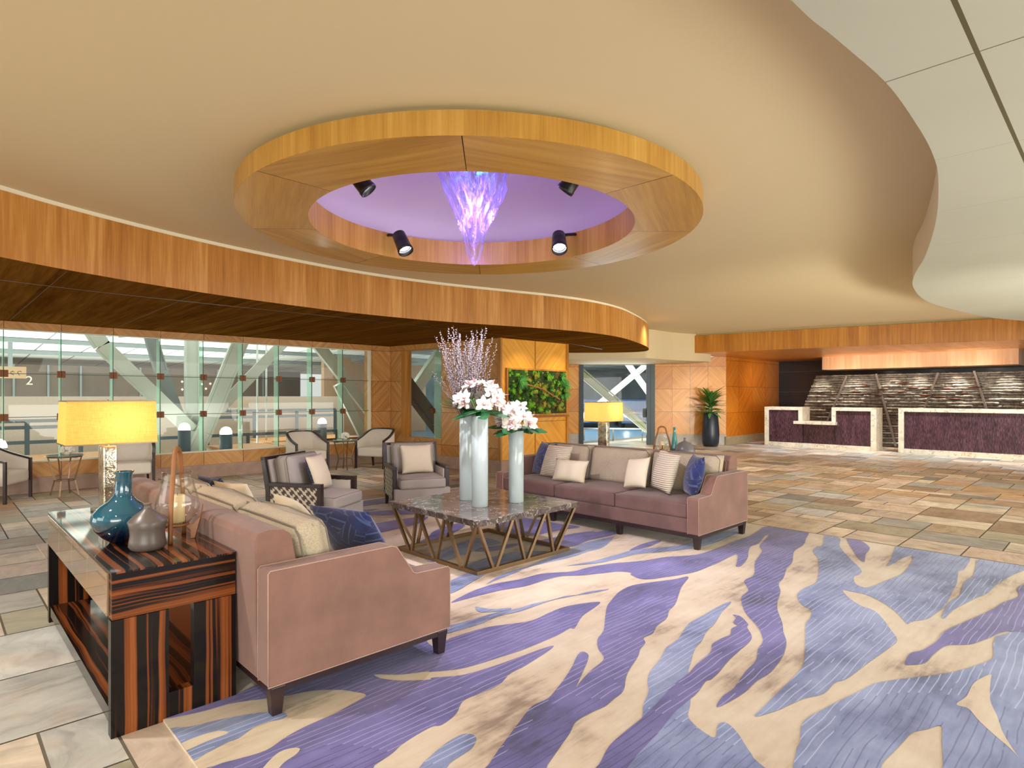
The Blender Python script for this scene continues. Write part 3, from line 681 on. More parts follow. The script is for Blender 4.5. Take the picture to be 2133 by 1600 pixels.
# ---- walls
def wall_panel(name, A, B, z0, z1, mat, u0=0.0, thick=.1, label=None, uo=None):
    """upright slab from plan point A to B; front face on the left of A->B when looking down"""
    mb = MB(); A = Vector((*A, 0)); B = Vector((*B, 0)); d = (B - A); L = d.length; d.normalize(); nrm = Vector((-d.y, d.x, 0)) * -thick
    def q(P0, P1, u_0, u_1, za, zb):
        mb.quad([(P0.x, P0.y, za), (P1.x, P1.y, za), (P1.x, P1.y, zb), (P0.x, P0.y, zb)], [(u_0, za), (u_1, za), (u_1, zb), (u_0, zb)])
    q(A, B, u0, u0 + L, z0, z1); q(B + nrm, A + nrm, u0, u0 + L, z0, z1); q(B, B + nrm, 0, thick, z0, z1); q(A + nrm, A, 0, thick, z0, z1)
    for z in (z0, z1):
        mb.quad([(A.x, A.y, z), (B.x, B.y, z), (B.x + nrm.x, B.y + nrm.y, z), (A.x + nrm.x, A.y + nrm.y, z)])
    return struct(mb.build(name, mat), label)
YW = 12.2
# window wall (far left side of the room): band below, header above, end pier
wall_panel('wall_left', (-5, YW), (7.82, YW), .25, .485, M['chev'], -5, -.25, 'veneer band below the long window')
wall_panel('wall_left', (-5, YW), (7.82, YW), 2.60, SOF, M['chev'], -5, -.25, 'veneer header above the long window')
wall_panel('wall_left', (7.30, YW), (7.82, YW), .485, 2.60, M['chev'], 7.30, -.25, 'veneer pier at the end of the long window')
mb = MB(); mb.box(-5, 7.84, YW - .03, YW + .3, 0, .25); struct(mb.build('baseboard_left', M['stone_base'], bevel=.006), 'brown stone plinth under the long window')
mb = MB(); mb.box(-5, 7.30, YW - .015, YW + .08, .485, .51); mb.box(-5, 7.30, YW, YW + .05, 2.585, 2.60); mb.box(7.285, 7.32, YW - .005, YW + .1, .51, 2.60)
struct(mb.build('trim_8', M['white']), 'white sill and edge of the long window')
# oblique wall with the small window
A_ = Vector((7.82, 12.2)); B_ = Vector((8.26, 8.82)); dAB = (B_ - A_).normalized(); LAB = (B_ - A_).length
def onw(u): p = A_ + dAB * u; return (p.x, p.y)
UW0, UW1 = .72, 1.73
for (u0, u1, z0, z1) in ((0, UW0 - .30, .25, SOF), (UW1, LAB, .25, SOF), (UW0 - .30, UW1, 2.60, SOF), (UW0 - .30, UW1, .25, .60)):
    wall_panel('wall_back', onw(u1), onw(u0), z0, z1, M['chev_s'], -u1, .3, 'diagonal-grain veneer wall around the small window')
wall_panel('wall_back', (onw(UW0 - .30)[0] + .28, onw(UW0 - .30)[1]), onw(UW0 - .30), .60, 2.60, M['fascia'], 0, .02, 'veneer reveal of the small window')
mb = MB(); p0, p1 = onw(0), onw(LAB + .02); mb.prism([(p0[0] - .03, p0[1]), (p1[0] - .03, p1[1] - .03), (10.34, 8.79), (10.34, 9.0), (p1[0] + .2, 9.0), (p0[0] + .3, p0[1])], 0, .25)
struct(mb.build('baseboard_back', M['stone_base'], bevel=.005), 'stone plinth of the window pier and art wall')
wall_panel('wall_back', (8.26, 8.82), (10.32, 8.82), .25, SOF, M['chev_art'], 0, -.3, 'golden veneer wall carrying the moss picture')
mb = MB(); mb.box(8.215, 8.262, 8.775, 8.86, .25, SOF); mb.box(10.27, 10.33, 8.79, 8.9, .25, SOF); mb.box(9.255, 9.275, 8.812, 8.83, .25, SOF)
struct(mb.build('trim_9', M['fascia']), 'timber edge strips of the art wall')
# entrance wall
E0 = Vector((18.1, 8.89)); E1 = Vector((14.8, 12.63)); dE = (E1 - E0).normalized()
def one(u): p = E0 + dE * u; return (p.x, p.y)
DU0, DU1 = 2.23, 4.62
wall_panel('wall_right', one(0), one(DU0), .33, 2.79, M['chev_f'], 0, .2, 'veneer wall behind the tall planter')
wall_panel('wall_right', one(DU1), one(8), .33, 2.79, M['chev_f'], DU1, .2, 'veneer wall left of the entrance')
wall_panel('wall_right', one(DU0), one(DU1), 2.58, 2.79, M['chev_f'], DU0, .2, 'header over the entrance')
for (a, b) in ((0, DU0), (DU1, 8)):
    wall_panel('baseboard_right', one(a), one(b), 0, .33, plain('pale_stone_plinth', srgb(186, 180, 172), .5, var=.2, scale=6), 0, .22, 'pale stone plinth of the entrance wall')
wall_panel('wall_right', (22.2, 8.89), (18.1, 8.89), .26, 2.79, M['chev_o'], -22.2, .2, 'orange veneer wall beside the reception')
wall_panel('baseboard_right', (22.2, 8.87), (18.06, 8.87), 0, .26, plain('tan_stone_plinth', srgb(168, 150, 118), .5, var=.2, scale=6), 0, .2, 'tan stone plinth beside the reception')
t = NT('granite_cladding'); s_ = t.sep(t.coord())
jz = t.math('LESS_THAN', t.math('PINGPONG', t.math('SUBTRACT', s_[2], .26), .36), .004)
n_ = t.noise(t.coord(), 60, 3)
t.set(t.mix(jz, t.mix(n_, srgb(18, 17, 19), srgb(52, 50, 54)), srgb(110, 104, 98)), .18)
mb = MB(); mb.box(22.2, 22.4, -4, 9.1, 0, 2.85); struct(mb.build('wall_front', t.m), 'polished black granite wall behind the reception')

M['joint'] = plain('dark_green_joint', srgb(24, 60, 50), .3)
# ---- long window: panes, fins and patch fittings
win = bpy.data.objects.new('window_1', None); COL.objects.link(win); win.location = (0, YW, 0); win['kind'] = 'structure'; win['label'] = 'long frameless glass window with green glass fins'
mull = [.84 + .7235 * k for k in range(-8, 9)]
edges = mull + [7.285]
for a, b in zip(edges, edges[1:]):
    for (z0, z1) in ((.51, 1.21), (1.216, 1.90), (1.906, 2.585)):
        mb = MB(); mb.quad([(a + .003, .04, z0), (b - .003, .04, z0), (b - .003, .04, z1), (a + .003, .04, z1)]); mb.build('pane', M['glass'], win, recalc=False)
for x in mull:
    mb = MB(); mb.box(x - .009, x + .009, .05, .26, .51, 2.585); mb.build('glass_fin', M['fin'], win)
    mb = MB(); mb.box(x - .006, x + .003, .030, .05, .51, 2.585); mb.build('glass_joint', M['joint'], win)
    for z in (1.213, 1.903):
        mb = MB(); mb.box(x - .055, x - .003, -.0, .035, z - .055, z + .055); mb.box(x + .003, x + .055, 0, .035, z - .055, z + .055); mb.box(x - .02, x + .02, .035, .12, z - .045, z + .045)
        mb.build('patch_fitting', M['clip'], win)
for z in (1.213, 1.903):
    mb = MB(); mb.box(mull[0], 7.285, .034, .046, z - .005, z + .005); mb.build('glass_joint', M['joint'], win)
# small window
w2 = bpy.data.objects.new('window_2', None); COL.objects.link(w2); w2['kind'] = 'structure'; w2['label'] = 'narrow glass window in the veneer pier'
for (u0, u1) in ((UW0 - .28, 1.27), (1.275, UW1)):
    for (z0, z1) in ((.60, 1.21), (1.216, 1.90), (1.906, 2.60)):
        mb = MB(); P, Q = onw(u0), onw(u1); mb.quad([(P[0] + .2, P[1], z0), (Q[0] + .2, Q[1], z0), (Q[0] + .2, Q[1], z1), (P[0] + .2, P[1], z1)]); mb.build('pane', M['glass'], w2, recalc=False)
P = onw(1.27); mb = MB(); mb.box(P[0] + .13, P[0] + .19, P[1] - .06, P[1] + .06, 1.16, 1.27); mb.build('patch_fitting', M['clip'], w2)
mb = MB(); mb.box(P[0] + .21, P[0] + .45, P[1] - .009, P[1] + .009, .6, 2.6); mb.build('glass_fin', M['fin'], w2)

# ---- entrance glazing
def entrance():
    d = bpy.data.objects.new('door_1', None); COL.objects.link(d); d['kind'] = 'structure'; d['label'] = 'glazed entrance with dark steel frame'
    R = math.atan2(dE.y, dE.x); d.location = (E0.x, E0.y, 0); d.rotation_euler = (0, 0, R)
    fr = plain('charcoal_frame', srgb(60, 68, 72), .4, .4)
    for (u0, u1, dep) in ((DU0, DU0 + .14, .10), (DU0 + .14, DU0 + .26, .04), (DU1 - .13, DU1, .1)):
        mb = MB(); mb.box(u0, u1, -dep, .06, 0, 2.60); mb.build('door_frame', fr, d, bevel=.004)
    mb = MB(); mb.box(DU0, DU1, -.03, .05, 2.54, 2.60); mb.build('door_frame', fr, d)
    for (u0, u1) in ((DU0 + .26, 3.40), (3.41, DU1 - .13)):
        mb = MB(); mb.quad([(u0, 0, .02), (u1, 0, .02), (u1, 0, 2.54), (u0, 0, 2.54)]); mb.build('pane', M['glass'], d, recalc=False)
    mb = MB(); mb.tube([(DU0 + .3, -.09, 1.02), (3.34, -.09, 1.02)], .018); mb.build('push_bar', plain('brass', srgb(170, 120, 60), .3, .9), d)
    mb = MB(); mb.box(DU0 + .26, DU0 + .38, -.10, 0, .86, 1.16); mb.build('door_handle', M['black'], d, bevel=.01)
entrance()

# ================================================================ OUTSIDE THE GLASS
mb = MB(); mb.box(-14, 40, 12.46, 46, -.06, -.01); struct(mb.build('floor', plain('atrium_floor', srgb(168, 150, 132), .6, scale=2)), 'concourse floor beyond the long window')
mb = MB(); mb.box(18.5, 46, 9.2, 12.45, -.06, -.012); struct(mb.build('floor', plain('forecourt_floor', srgb(88, 110, 130), .35, scale=2)), 'forecourt paving beyond the entrance')
def roof_panels():
    t = NT('translucent_roof'); s = t.sep(t.coord())
    a = t.math('LESS_THAN', t.math('PINGPONG', s[0], .6), .02); b = t.math('LESS_THAN', t.math('PINGPONG', s[1], 1.4), .03)
    t.set(t.mix(t.math('MAXIMUM', a, b), srgb(232, 236, 228), srgb(110, 118, 116)), .6); return t.m
mb = MB(); mb.quad([(-14, 12.5, 3.55), (40, 12.5, 3.55), (40, 30, 2.70), (-14, 30, 2.70)]); struct(mb.build('ceiling', roof_panels(), recalc=False), 'white panelled concourse roof beyond the glass')
mb = MB(); mb.box(1.0, 9.2, 16.9, 17.1, -.05, 1.54); mb.box(-14, 1.0, 16.9, 17.1, -.05, 1.54); struct(mb.build('wall_back', plain('concourse_parapet', srgb(200, 186, 170), .7)), 'long pale parapet across the concourse')
mb = MB(); mb.box(-14, 12, 26, 26.2, 0, 2.62)
struct(mb.build('wall_back', plain('dark_shopfront', srgb(96, 84, 72), .3, var=.55, scale=.8)), 'dark shopfront glazing far across the concourse')
mb = MB(); mb.box(9.6, 10.6, 19, 19.2, 0, 2.9); mb.box(11.4, 16, 22, 22.2, 0, 2.9)
struct(mb.build('wall_back', plain('brown_concourse_wall', srgb(140, 112, 84), .5)), 'brown concourse wall seen through the right end of the window')
mb = MB()
for y in (13.4, 14.9, 16.6, 18.6, 21, 24): 
    z = 3.55 - (y - 12.5) * .0486 - .07; mb.bar((-12, y, z), (30, y, z), .10, .12)
for x in range(-10, 16, 3):
    mb.bar((x, 12.6, 3.42), (x + 2.2, 17.5, 3.18), .07, .09); mb.bar((x + 4.2, 13.4, 3.40), (x + 1.6, 18.5, 3.12), .06, .08)
struct(mb.build('trim_10', M['steel_dark']), 'grey purlins under the concourse roof')
def strut(pts, wx, label, grp='steel struts of the concourse', m=None):
    mb = MB(); b0 = Vector(pts[0])
    for a, b in zip(pts, pts[1:]):
        a, b = Vector(a) - b0, Vector(b) - b0; mb.bar(a, b, wx, wx * .8)
        d = (b - a).normalized(); n = d.cross(Vector((0, 1, 0))).normalized() * wx * .5
        mb.bar(a + n + Vector((0, -wx * .42, 0)), b + n + Vector((0, -wx * .42, 0)), .03, .05); mb.bar(a - n + Vector((0, -wx * .42, 0)), b - n + Vector((0, -wx * .42, 0)), .03, .05)
    o = mb.build('steel_strut', m or M['steel'], loc=tuple(b0)); tag(o, label, 'steel strut', grp); return o
Y0 = 14.5
strut([(4.05, Y0, -.01), (4.15, Y0, .78), (2.50, Y0, 2.56), (2.2, Y0, 3.1)], .26, 'pale steel strut leaning left, outside the long window behind the lamp shade')
strut([(4.26, Y0 + .3, -.01), (4.26, Y0 + .3, 3.2)], .24, 'upright pale steel strut outside the long window')
strut([(4.0, Y0 - .2, -.01), (4.35, Y0 - .2, .75), (5.05, Y0 - .2, 2.61), (5.3, Y0 - .2, 3.2)], .30, 'broad pale strut leaning right, in front of the thinner leaning one')
strut([(4.5, Y0 + .1, .95), (5.95, Y0 + .1, 2.52), (6.5, Y0 + .1, 3.1)], .20, 'thinner pale strut branching off to the upper right outside the window')
strut([(4.05, Y0 + .6, 1.1), (3.72, Y0 + .6, 2.1), (3.45, Y0 + .6, 3.1)], .22, 'shaded grey strut between the left leaning and the upright one', m=M['steel_dark'])
strut([(7.0, Y0, 3.0), (7.53, Y0, 2.40), (9.3, Y0, .35)], .24, 'pale strut falling to the right by the last panes of the long window')
strut([(7.75, Y0 + .1, 1.85), (8.72, Y0 + .1, .05)], .20, 'short steep strut below the one by the last panes')
strut([(9.2, 15.2, .0), (11.8, 15.2, 3.2)], .3, 'pale strut rising right behind the narrow window')
strut([(9.0, 13.6, 2.1), (10.9, 13.6, -.01)], .34, 'dark brown sloping escalator beam behind the narrow window', m=plain('dark_brown_metal', srgb(70, 56, 38), .5))
for i, (x, z0, z1) in enumerate(((6.05, .0, 3.1), (6.28, .0, 3.1))):
    mb = MB(); mb.tube([(x, 15.6, z0), (x, 15.6, z1)], .025); tag(mb.build('downpipe', M['steel']), 'thin pale vertical pipe outside the window, %s of the pair' % ('left' if i == 0 else 'right'), 'pipe', 'thin pipes outside the window')
# railings
def railing(x0, x1, y, z, posts, label):
    r = thing('railing', label, 'railing', (x0, y, 0), group='blue-grey railings of the concourse'); L = x1 - x0
    for zz in z: mb = MB(); mb.box(0, L, -.03, .03, zz - .035, zz + .035); mb.build('rail', M['rail'], r)
    for k in range(posts + 1):
        mb = MB(); x = L * k / posts; mb.box(x - .04, x + .04, -.02, .02, 0, max(z)); mb.build('post', M['rail'], r)
railing(-3, 2.3, 15.4, (.62, .92, 1.05), 6, 'blue-grey railing seen left of the big lamp')
railing(3.2, 7.9, 14.9, (.62,), 4, 'low blue-grey railing crossing behind the steel struts')
railing(5.2, 8.8, 16.7, (1.15, .98), 3, 'further blue-grey railing in front of the pale parapet')
# slatted benches
t = NT('orange_planks'); s_ = t.sep(t.coord()); pl = t.math('LESS_THAN', t.math('PINGPONG', s_[1], .06), .006)
t.set(t.mix(pl, t.ramp(t.noise(t.comb(t.math('MULTIPLY', s_[0], 2), t.math('MULTIPLY', s_[1], 20)), 1, 2), [(.3, srgb(214, 150, 96)), (.7, srgb(240, 186, 130))]), srgb(120, 74, 40)), .5)
M['planks'] = t.m
def bench(x):
    b = thing('slatted_bench', 'long bench of orange planks on a pale base outside the window', 'bench', (x, 13.3, -.01), group='plank benches outside the long window')
    mb = MB(); mb.box(-.62, .62, 0, 1.5, .36, .42); mb.build('plank_top', M['planks'], b); mb = MB(); mb.box(-.62, .62, 0, 1.5, 0, .36); mb.build('base', M['white'], b)
    mb = MB(); mb.box(-.5, .5, -.006, .01, .2, .26); mb.build('air_slot', M['black'], b); return b
b0 = bench(-2.6)
for k in (1, 2, 3, 4, 6, 7): dup(b0, (-2.6 + 1.3 * k, 13.3, -.01))
for i, x in enumerate((5.6, 6.9)):
    o = dup(b0, (x + 1.2, 15.0, -.01), label='plank bench behind the low railing', group='plank benches behind the low railing')
# glowing bollards
M['bulb'] = emis('bollard_light', (1, .95, .82), 30)
def bollard(x, y, h, label):
    b = thing('bollard_lamp', label, 'bollard lamp', (x, y, -.01), group='glowing bollard lamps outside the window')
    mb = MB(); mb.lathe([(.12, 0), (.12, h - .14)], 20); mb.build('post', M['rail'], b)
    mb = MB(); mb.lathe([(.11, h - .14), (.11, h - .09), (.085, h - .03), (.04, h - .0), (.001, h + .005)], 20); mb.build('lens', M['bulb'], b)
for (x, y, h, l) in ((3.83, 13.75, .99, 'glowing bollard lamp in front of the steel strut foot'), (4.32, 12.75, .93, 'glowing bollard lamp close to the glass, right of the strut foot'), (7.14, 17.4, 1.1, 'farthest glowing bollard lamp, beyond the parapet gap'),
                     (7.5, 14.95, .97, 'glowing bollard lamp behind the right pair of chairs'), (.82, 12.9, .85, 'glowing bollard lamp at the far left of the window')):
    bollard(x, y, h, l)
for (x, y, z, e, sx, sy) in ((2, 15.0, 2.9, 75, 9, 2.0), (8.2, 16, 2.9, 60, 4, 2)):
    light('AREA', 'concourse_light', (x, y, z), e, (1, .97, .90), (x, y, 0), sx, sy)
light('AREA', 'concourse_roof_fill', (0, 21.5, .4), 900, (.97, 1, .98), (0, 22, 4), 18, 4)  # upward area lights added to whiten the concourse roof
light('AREA', 'concourse_roof_fill', (2, 17.6, .4), 420, (.95, 1, .97), (2, 17.6, 4), 14, 1)
light('AREA', 'concourse_roof_fill', (1, 15.6, .05), 90, (.95, 1, .97), (1, 14.6, 4), 10, .5)
M['warm_lamp'] = emis('distant_warm_lamps', (1, .72, .4), 6)
for k in range(14):
    mb = MB(); x = 6.8 + (k % 7) * .33 + random.uniform(-.1, .1); z = 1.85 + .22 * (k // 7) + random.uniform(-.05, .05)
    mb.lathe([(.001, -.04), (.04, 0), (.001, .04)], 8); tag(mb.build('distant_lamp', M['warm_lamp'], loc=(x, 25.965, z)), 'tiny warm lamp in the dark shopfront across the concourse', 'lamp', 'tiny warm lamps far across the concourse')
# beyond the entrance
def beyond_entrance():
    nx, ny = dE.y, -dE.x
    if nx * E0.x + ny * E0.y < 0: nx, ny = -nx, -ny
    base = Vector((*one(3.4), 0)); F = Vector((nx, ny, 0)); U = Vector((dE.x, dE.y, 0))
    W = lambda u, d, z: tuple(base + F * d + U * u + Vector((0, 0, z)))
    strut([W(1.9, 1.5, 3.0), W(-1.6, 1.5, .0)], .28, 'broad grey-green beam sloping down to the right behind the entrance glass', 'steel braces outside the entrance', plain('olive_steel', srgb(128, 134, 108), .5))
    strut([W(-2.1, 4, .9), W(-.6, 4, 3.0)], .2, 'pale brace rising left of the crossing outside the entrance', 'steel braces outside the entrance')
    strut([W(-1.7, 4.2, 2.95), W(1.0, 4.2, .7)], .2, 'pale brace crossing it outside the entrance', 'steel braces outside the entrance')
    mb = MB(); mb.prism([W(-7, .4, 0)[:2], W(7, .4, 0)[:2], W(9, 22, 0)[:2], W(-9, 22, 0)[:2]], 3.2, 3.3); struct(mb.build('ceiling', roof_panels()), 'canopy over the entrance forecourt')
    mb = MB(); mb.prism([W(-12, .45, 0)[:2], W(7, .45, 0)[:2], W(12, 24, 0)[:2], W(-12, 24, 0)[:2]], -.04, -.008); struct(mb.build('floor', plain('night_forecourt', srgb(92, 118, 140), .3, scale=3)), 'blue-grey forecourt paving')
    mb = MB(); mb.prism([W(-12, 20, 0)[:2], W(12, 20, 0)[:2], W(12, 20.4, 0)[:2], W(-12, 20.4, 0)[:2]], 0, 3.2); struct(mb.build('wall_front', plain('forecourt_backdrop', srgb(120, 146, 156), .4, var=.6, scale=1.2)), 'dim blue forecourt wall')
    rr = thing('guard_rail', 'low steel guard rail outside the entrance', 'guard rail', W(0, 1.6, 0), math.atan2(U.y, U.x))
    for k in (-1, 0, 1): mb = MB(); mb.tube([(k, 0, 0), (k, 0, .42)], .02); mb.build('post', M['alu'], rr)
    mb = MB(); mb.tube([(-1.05, 0, .42), (1.05, 0, .42)], .022); mb.build('rail', M['alu'], rr)
    M['headlight'] = emis('car_headlights', (.85, .93, 1), 25)
    body = plain('car_paint', srgb(70, 92, 128), .25, .3)
    def car():
        c = thing('car', 'parked car with headlights on, outside the entrance', 'car', group='parked cars outside the entrance')
        mb = MB(); mb.profile([(0, .25), (.02, .62), (.25, .8), (1.1, .92), (1.7, 1.38), (3.1, 1.42), (3.9, .98), (4.3, .9), (4.35, .3)], -.85, .85); mb.build('body', body, c, bevel=.06)
        mb = MB(); mb.profile([(1.2, .95), (1.72, 1.33), (3.05, 1.36), (3.7, 1.0)], -.87, .87); mb.build('windows', M['black'], c)
        for x in (.8, 3.5):
            for y in (-.8, .62): mb = MB(); mb.lathe([(.32, 0), (.32, .18)], 20); mb.xform(Matrix.Translation((x, y, .32)) @ Matrix.Rotation(-PI / 2, 4, 'X')); mb.build('wheel', M['black'], c)
        for y in (-.6, .6): mb = MB(); mb.lathe([(.11, 0), (.08, .04)], 16); mb.xform(Matrix.Translation((.02, y, .66)) @ Matrix.Rotation(-PI / 2, 4, 'Y')); mb.build('headlight', M['headlight'], c)
        return c
    c = car(); ang = math.atan2(F.y, F.x)
    c.location = W(-1.9, 9, 0); c.rotation_euler = (0, 0, ang)
    dup(c, W(.4, 9.4, 0), ang); dup(c, W(2.7, 9.0, 0), ang)
    light('AREA', 'forecourt_light', W(0, 6, 3.1), 420, (.80, .92, 1), W(0, 6, 0), 6, 8)
    light('AREA', 'forecourt_roof_fill', W(0, 5, .3), 800, (.95, 1, 1), W(0, 5, 3), 6, 8)  # added below the canopy to brighten its underside
beyond_entrance()

def text_sign(name, body, size, mat, loc, rot, label, cat='sign', depth=.004):
    c = bpy.data.curves.new(name, 'FONT'); c.body = body; c.size = size; c.extrude = depth; c.align_x = 'CENTER'; c.align_y = 'CENTER'
    o = bpy.data.objects.new(name, c); COL.objects.link(o); o.location = loc; o.rotation_euler = rot; c.materials.append(mat)
    bpy.context.view_layer.update()
    me = bpy.data.meshes.new_from_object(o.evaluated_get(bpy.context.evaluated_depsgraph_get())); n = bpy.data.objects.new(name, me); n.location = loc; n.rotation_euler = rot
    bpy.data.objects.remove(o); COL.objects.link(n); n.name = name
    return tag(n, label, cat)
text_sign('number_sign', '2', .42, M['white'], (2.45, 25.97, 2.06), (PI / 2, 0, 0), 'white numeral 2 on the dark shopfront across the concourse')
mb = MB(); mb.box(-.55, 2.0, 21.9, 22.0, 2.05, 2.38)
o = mb.build('lit_signboard', emis('amber_signboard', (.95, .62, .30), .8)); tag(o, 'amber lit signboard under the concourse roof at the far left', 'sign')
mb = MB(); r9 = random.Random(4)
for k in range(16):
    x = -.4 + k * .15; mb.tube([(x + .05 * math.cos(u), 21.89, 2.2 + .06 * math.sin(u)) for u in [r9.uniform(0, 2) + j * .55 for j in range(8)]], .008, 5)
mb.build('lettering', M['dark_line'], o)
mb = MB(); mb.box(-.08, .08, 21.9, 22.0, 2.38, 3.2); mb.box(1.6, 1.7, 21.9, 22.0, 2.38, 3.2); mb.build('hanger', M['steel_dark'], o)
for k in range(22):
    mb = MB(); x = -9 + k * .92; mb.box(x - .03, x + .03, 25.93, 26, 0, 2.62); struct(mb.build('trim_11', M['steel_dark']), 'mullion of the dark shopfront')

# ================================================================ RUG
def clip_rect(poly, x0, x1, y0, y1):
    def cl(P, ins, inter):
        o = []
        for i in range(len(P)):
            a, b = P[i - 1], P[i]
            if ins(b):
                if not ins(a): o.append(inter(a, b))
                o.append(b)
            elif ins(a): o.append(inter(a, b))
        return o
    ix = lambda v: (lambda a, b: (v, a[1] + (b[1] - a[1]) * (v - a[0]) / (b[0] - a[0])))
    iy = lambda v: (lambda a, b: (a[0] + (b[0] - a[0]) * (v - a[1]) / (b[1] - a[1]), v))
    for ins, it in ((lambda p: p[0] >= x0, ix(x0)), (lambda p: p[0] <= x1, ix(x1)), (lambda p: p[1] >= y0, iy(y0)), (lambda p: p[1] <= y1, iy(y1))):
        if poly: poly = cl(poly, ins, it)
    return poly
def rug_mat(name, c1, c2, c3, line, blend, streaks=True):
    t = NT(name); o = t.coord(); s = t.sep(o)
    patch = t.noise(t.comb(t.math('MULTIPLY', s[0], .8), t.math('MULTIPLY', s[1], 1.15)), 1.5, 5, .62); fine = t.noise(o, 420, 2)
    brush = t.noise(t.comb(t.math('MULTIPLY', s[0], 3), t.math('MULTIPLY', s[1], 26)), 1, 3, .6)
    f = t.math('ADD', t.math('MULTIPLY', patch, .7), t.math('ADD', t.math('MULTIPLY', brush, .18), t.math('MULTIPLY', fine, .12)))
    col = t.ramp(f, [(.36, c1), (.46, c2), (.64, c3)])
    if streaks:
        wob = t.noise(t.comb(t.math('MULTIPLY', s[0], 1.6), t.math('MULTIPLY', s[1], 2)), 1, 2)
        yy = t.math('ADD', t.math('MULTIPLY', s[1], 27), t.math('MULTIPLY', wob, 2.0))
        row = t.math('FLOOR', yy); fr = t.math('ABSOLUTE', t.math('SUBTRACT', t.math('FRACT', yy), .5))
        on = t.noise(t.comb(t.math('ADD', t.math('MULTIPLY', s[0], 1.7), t.math('MULTIPLY', row, 7.31)), row), 1, 2)
        m = t.math('MULTIPLY', t.math('LESS_THAN', fr, .075), t.math('GREATER_THAN', on, .46))
        dark = t.math('GREATER_THAN', t.noise(o, .5, 1), .52)
        lc = t.mix(dark, line, c1)
        col = t.mix(t.math('MULTIPLY', m, blend), col, lc)
    t.set(col, .95, 0, Sheen_Weight=.25); t.bump(fine, .35, .004); return t.m
def make_rug():
    X0, X1, Y0, Y1 = .80, 7.10, -.9, 7.9; H = .012
    mb = MB(); mb.box(X0, X1, Y0, Y1, 0, H)
    k = 0
    for c, txt in RUG:
        pts = [tuple(float(v) for v in q.split(',')) for q in txt.split()]
        q = []
        for p in pts:
            if not q or math.dist(p, q[-1]) > .012: q.append(p)
        sm = clip_rect(catmull(q, 4, True), X0 + .002, X1 - .002, Y0 + .002, Y1 - .002)
        if len(sm) < 3: continue
        k += 1; z = H + .0004 * k * .25 + (.0006 if c != 'C' else .0012) + (.0004 if c == 'P' else 0)
        mi = {'P': 1, 'B': 2, 'C': 3}[c]
        vs = [mb.bm.verts.new((x, y, z)) for x, y in sm]
        for tr in tessellate_polygon([[Vector((x, y, 0)) for x, y in sm]]):
            try: mb.bm.faces.new([vs[i] for i in tr]).material_index = mi
            except ValueError: pass
    cream = rug_mat('rug_sand', srgb(138, 114, 94), srgb(204, 184, 158), srgb(226, 212, 188), (1, 1, 1), 0, False)
    mats = [cream, rug_mat('rug_violet', srgb(46, 42, 84), srgb(90, 83, 144), srgb(128, 120, 184), srgb(176, 170, 216), .55),
            rug_mat('rug_slate_blue', srgb(66, 74, 112), srgb(114, 126, 170), srgb(160, 172, 210), srgb(198, 208, 230), .5), cream]
    o = mb.build('area_rug', mats, recalc=False)
    for p in o.data.polygons:
        if p.normal.z < 0 and p.center.z > .011: p.flip()
    tag(o, 'large rug with violet and slate-blue streaks on sand under the seating group', 'rug')
make_rug()
RUGZ = .0125

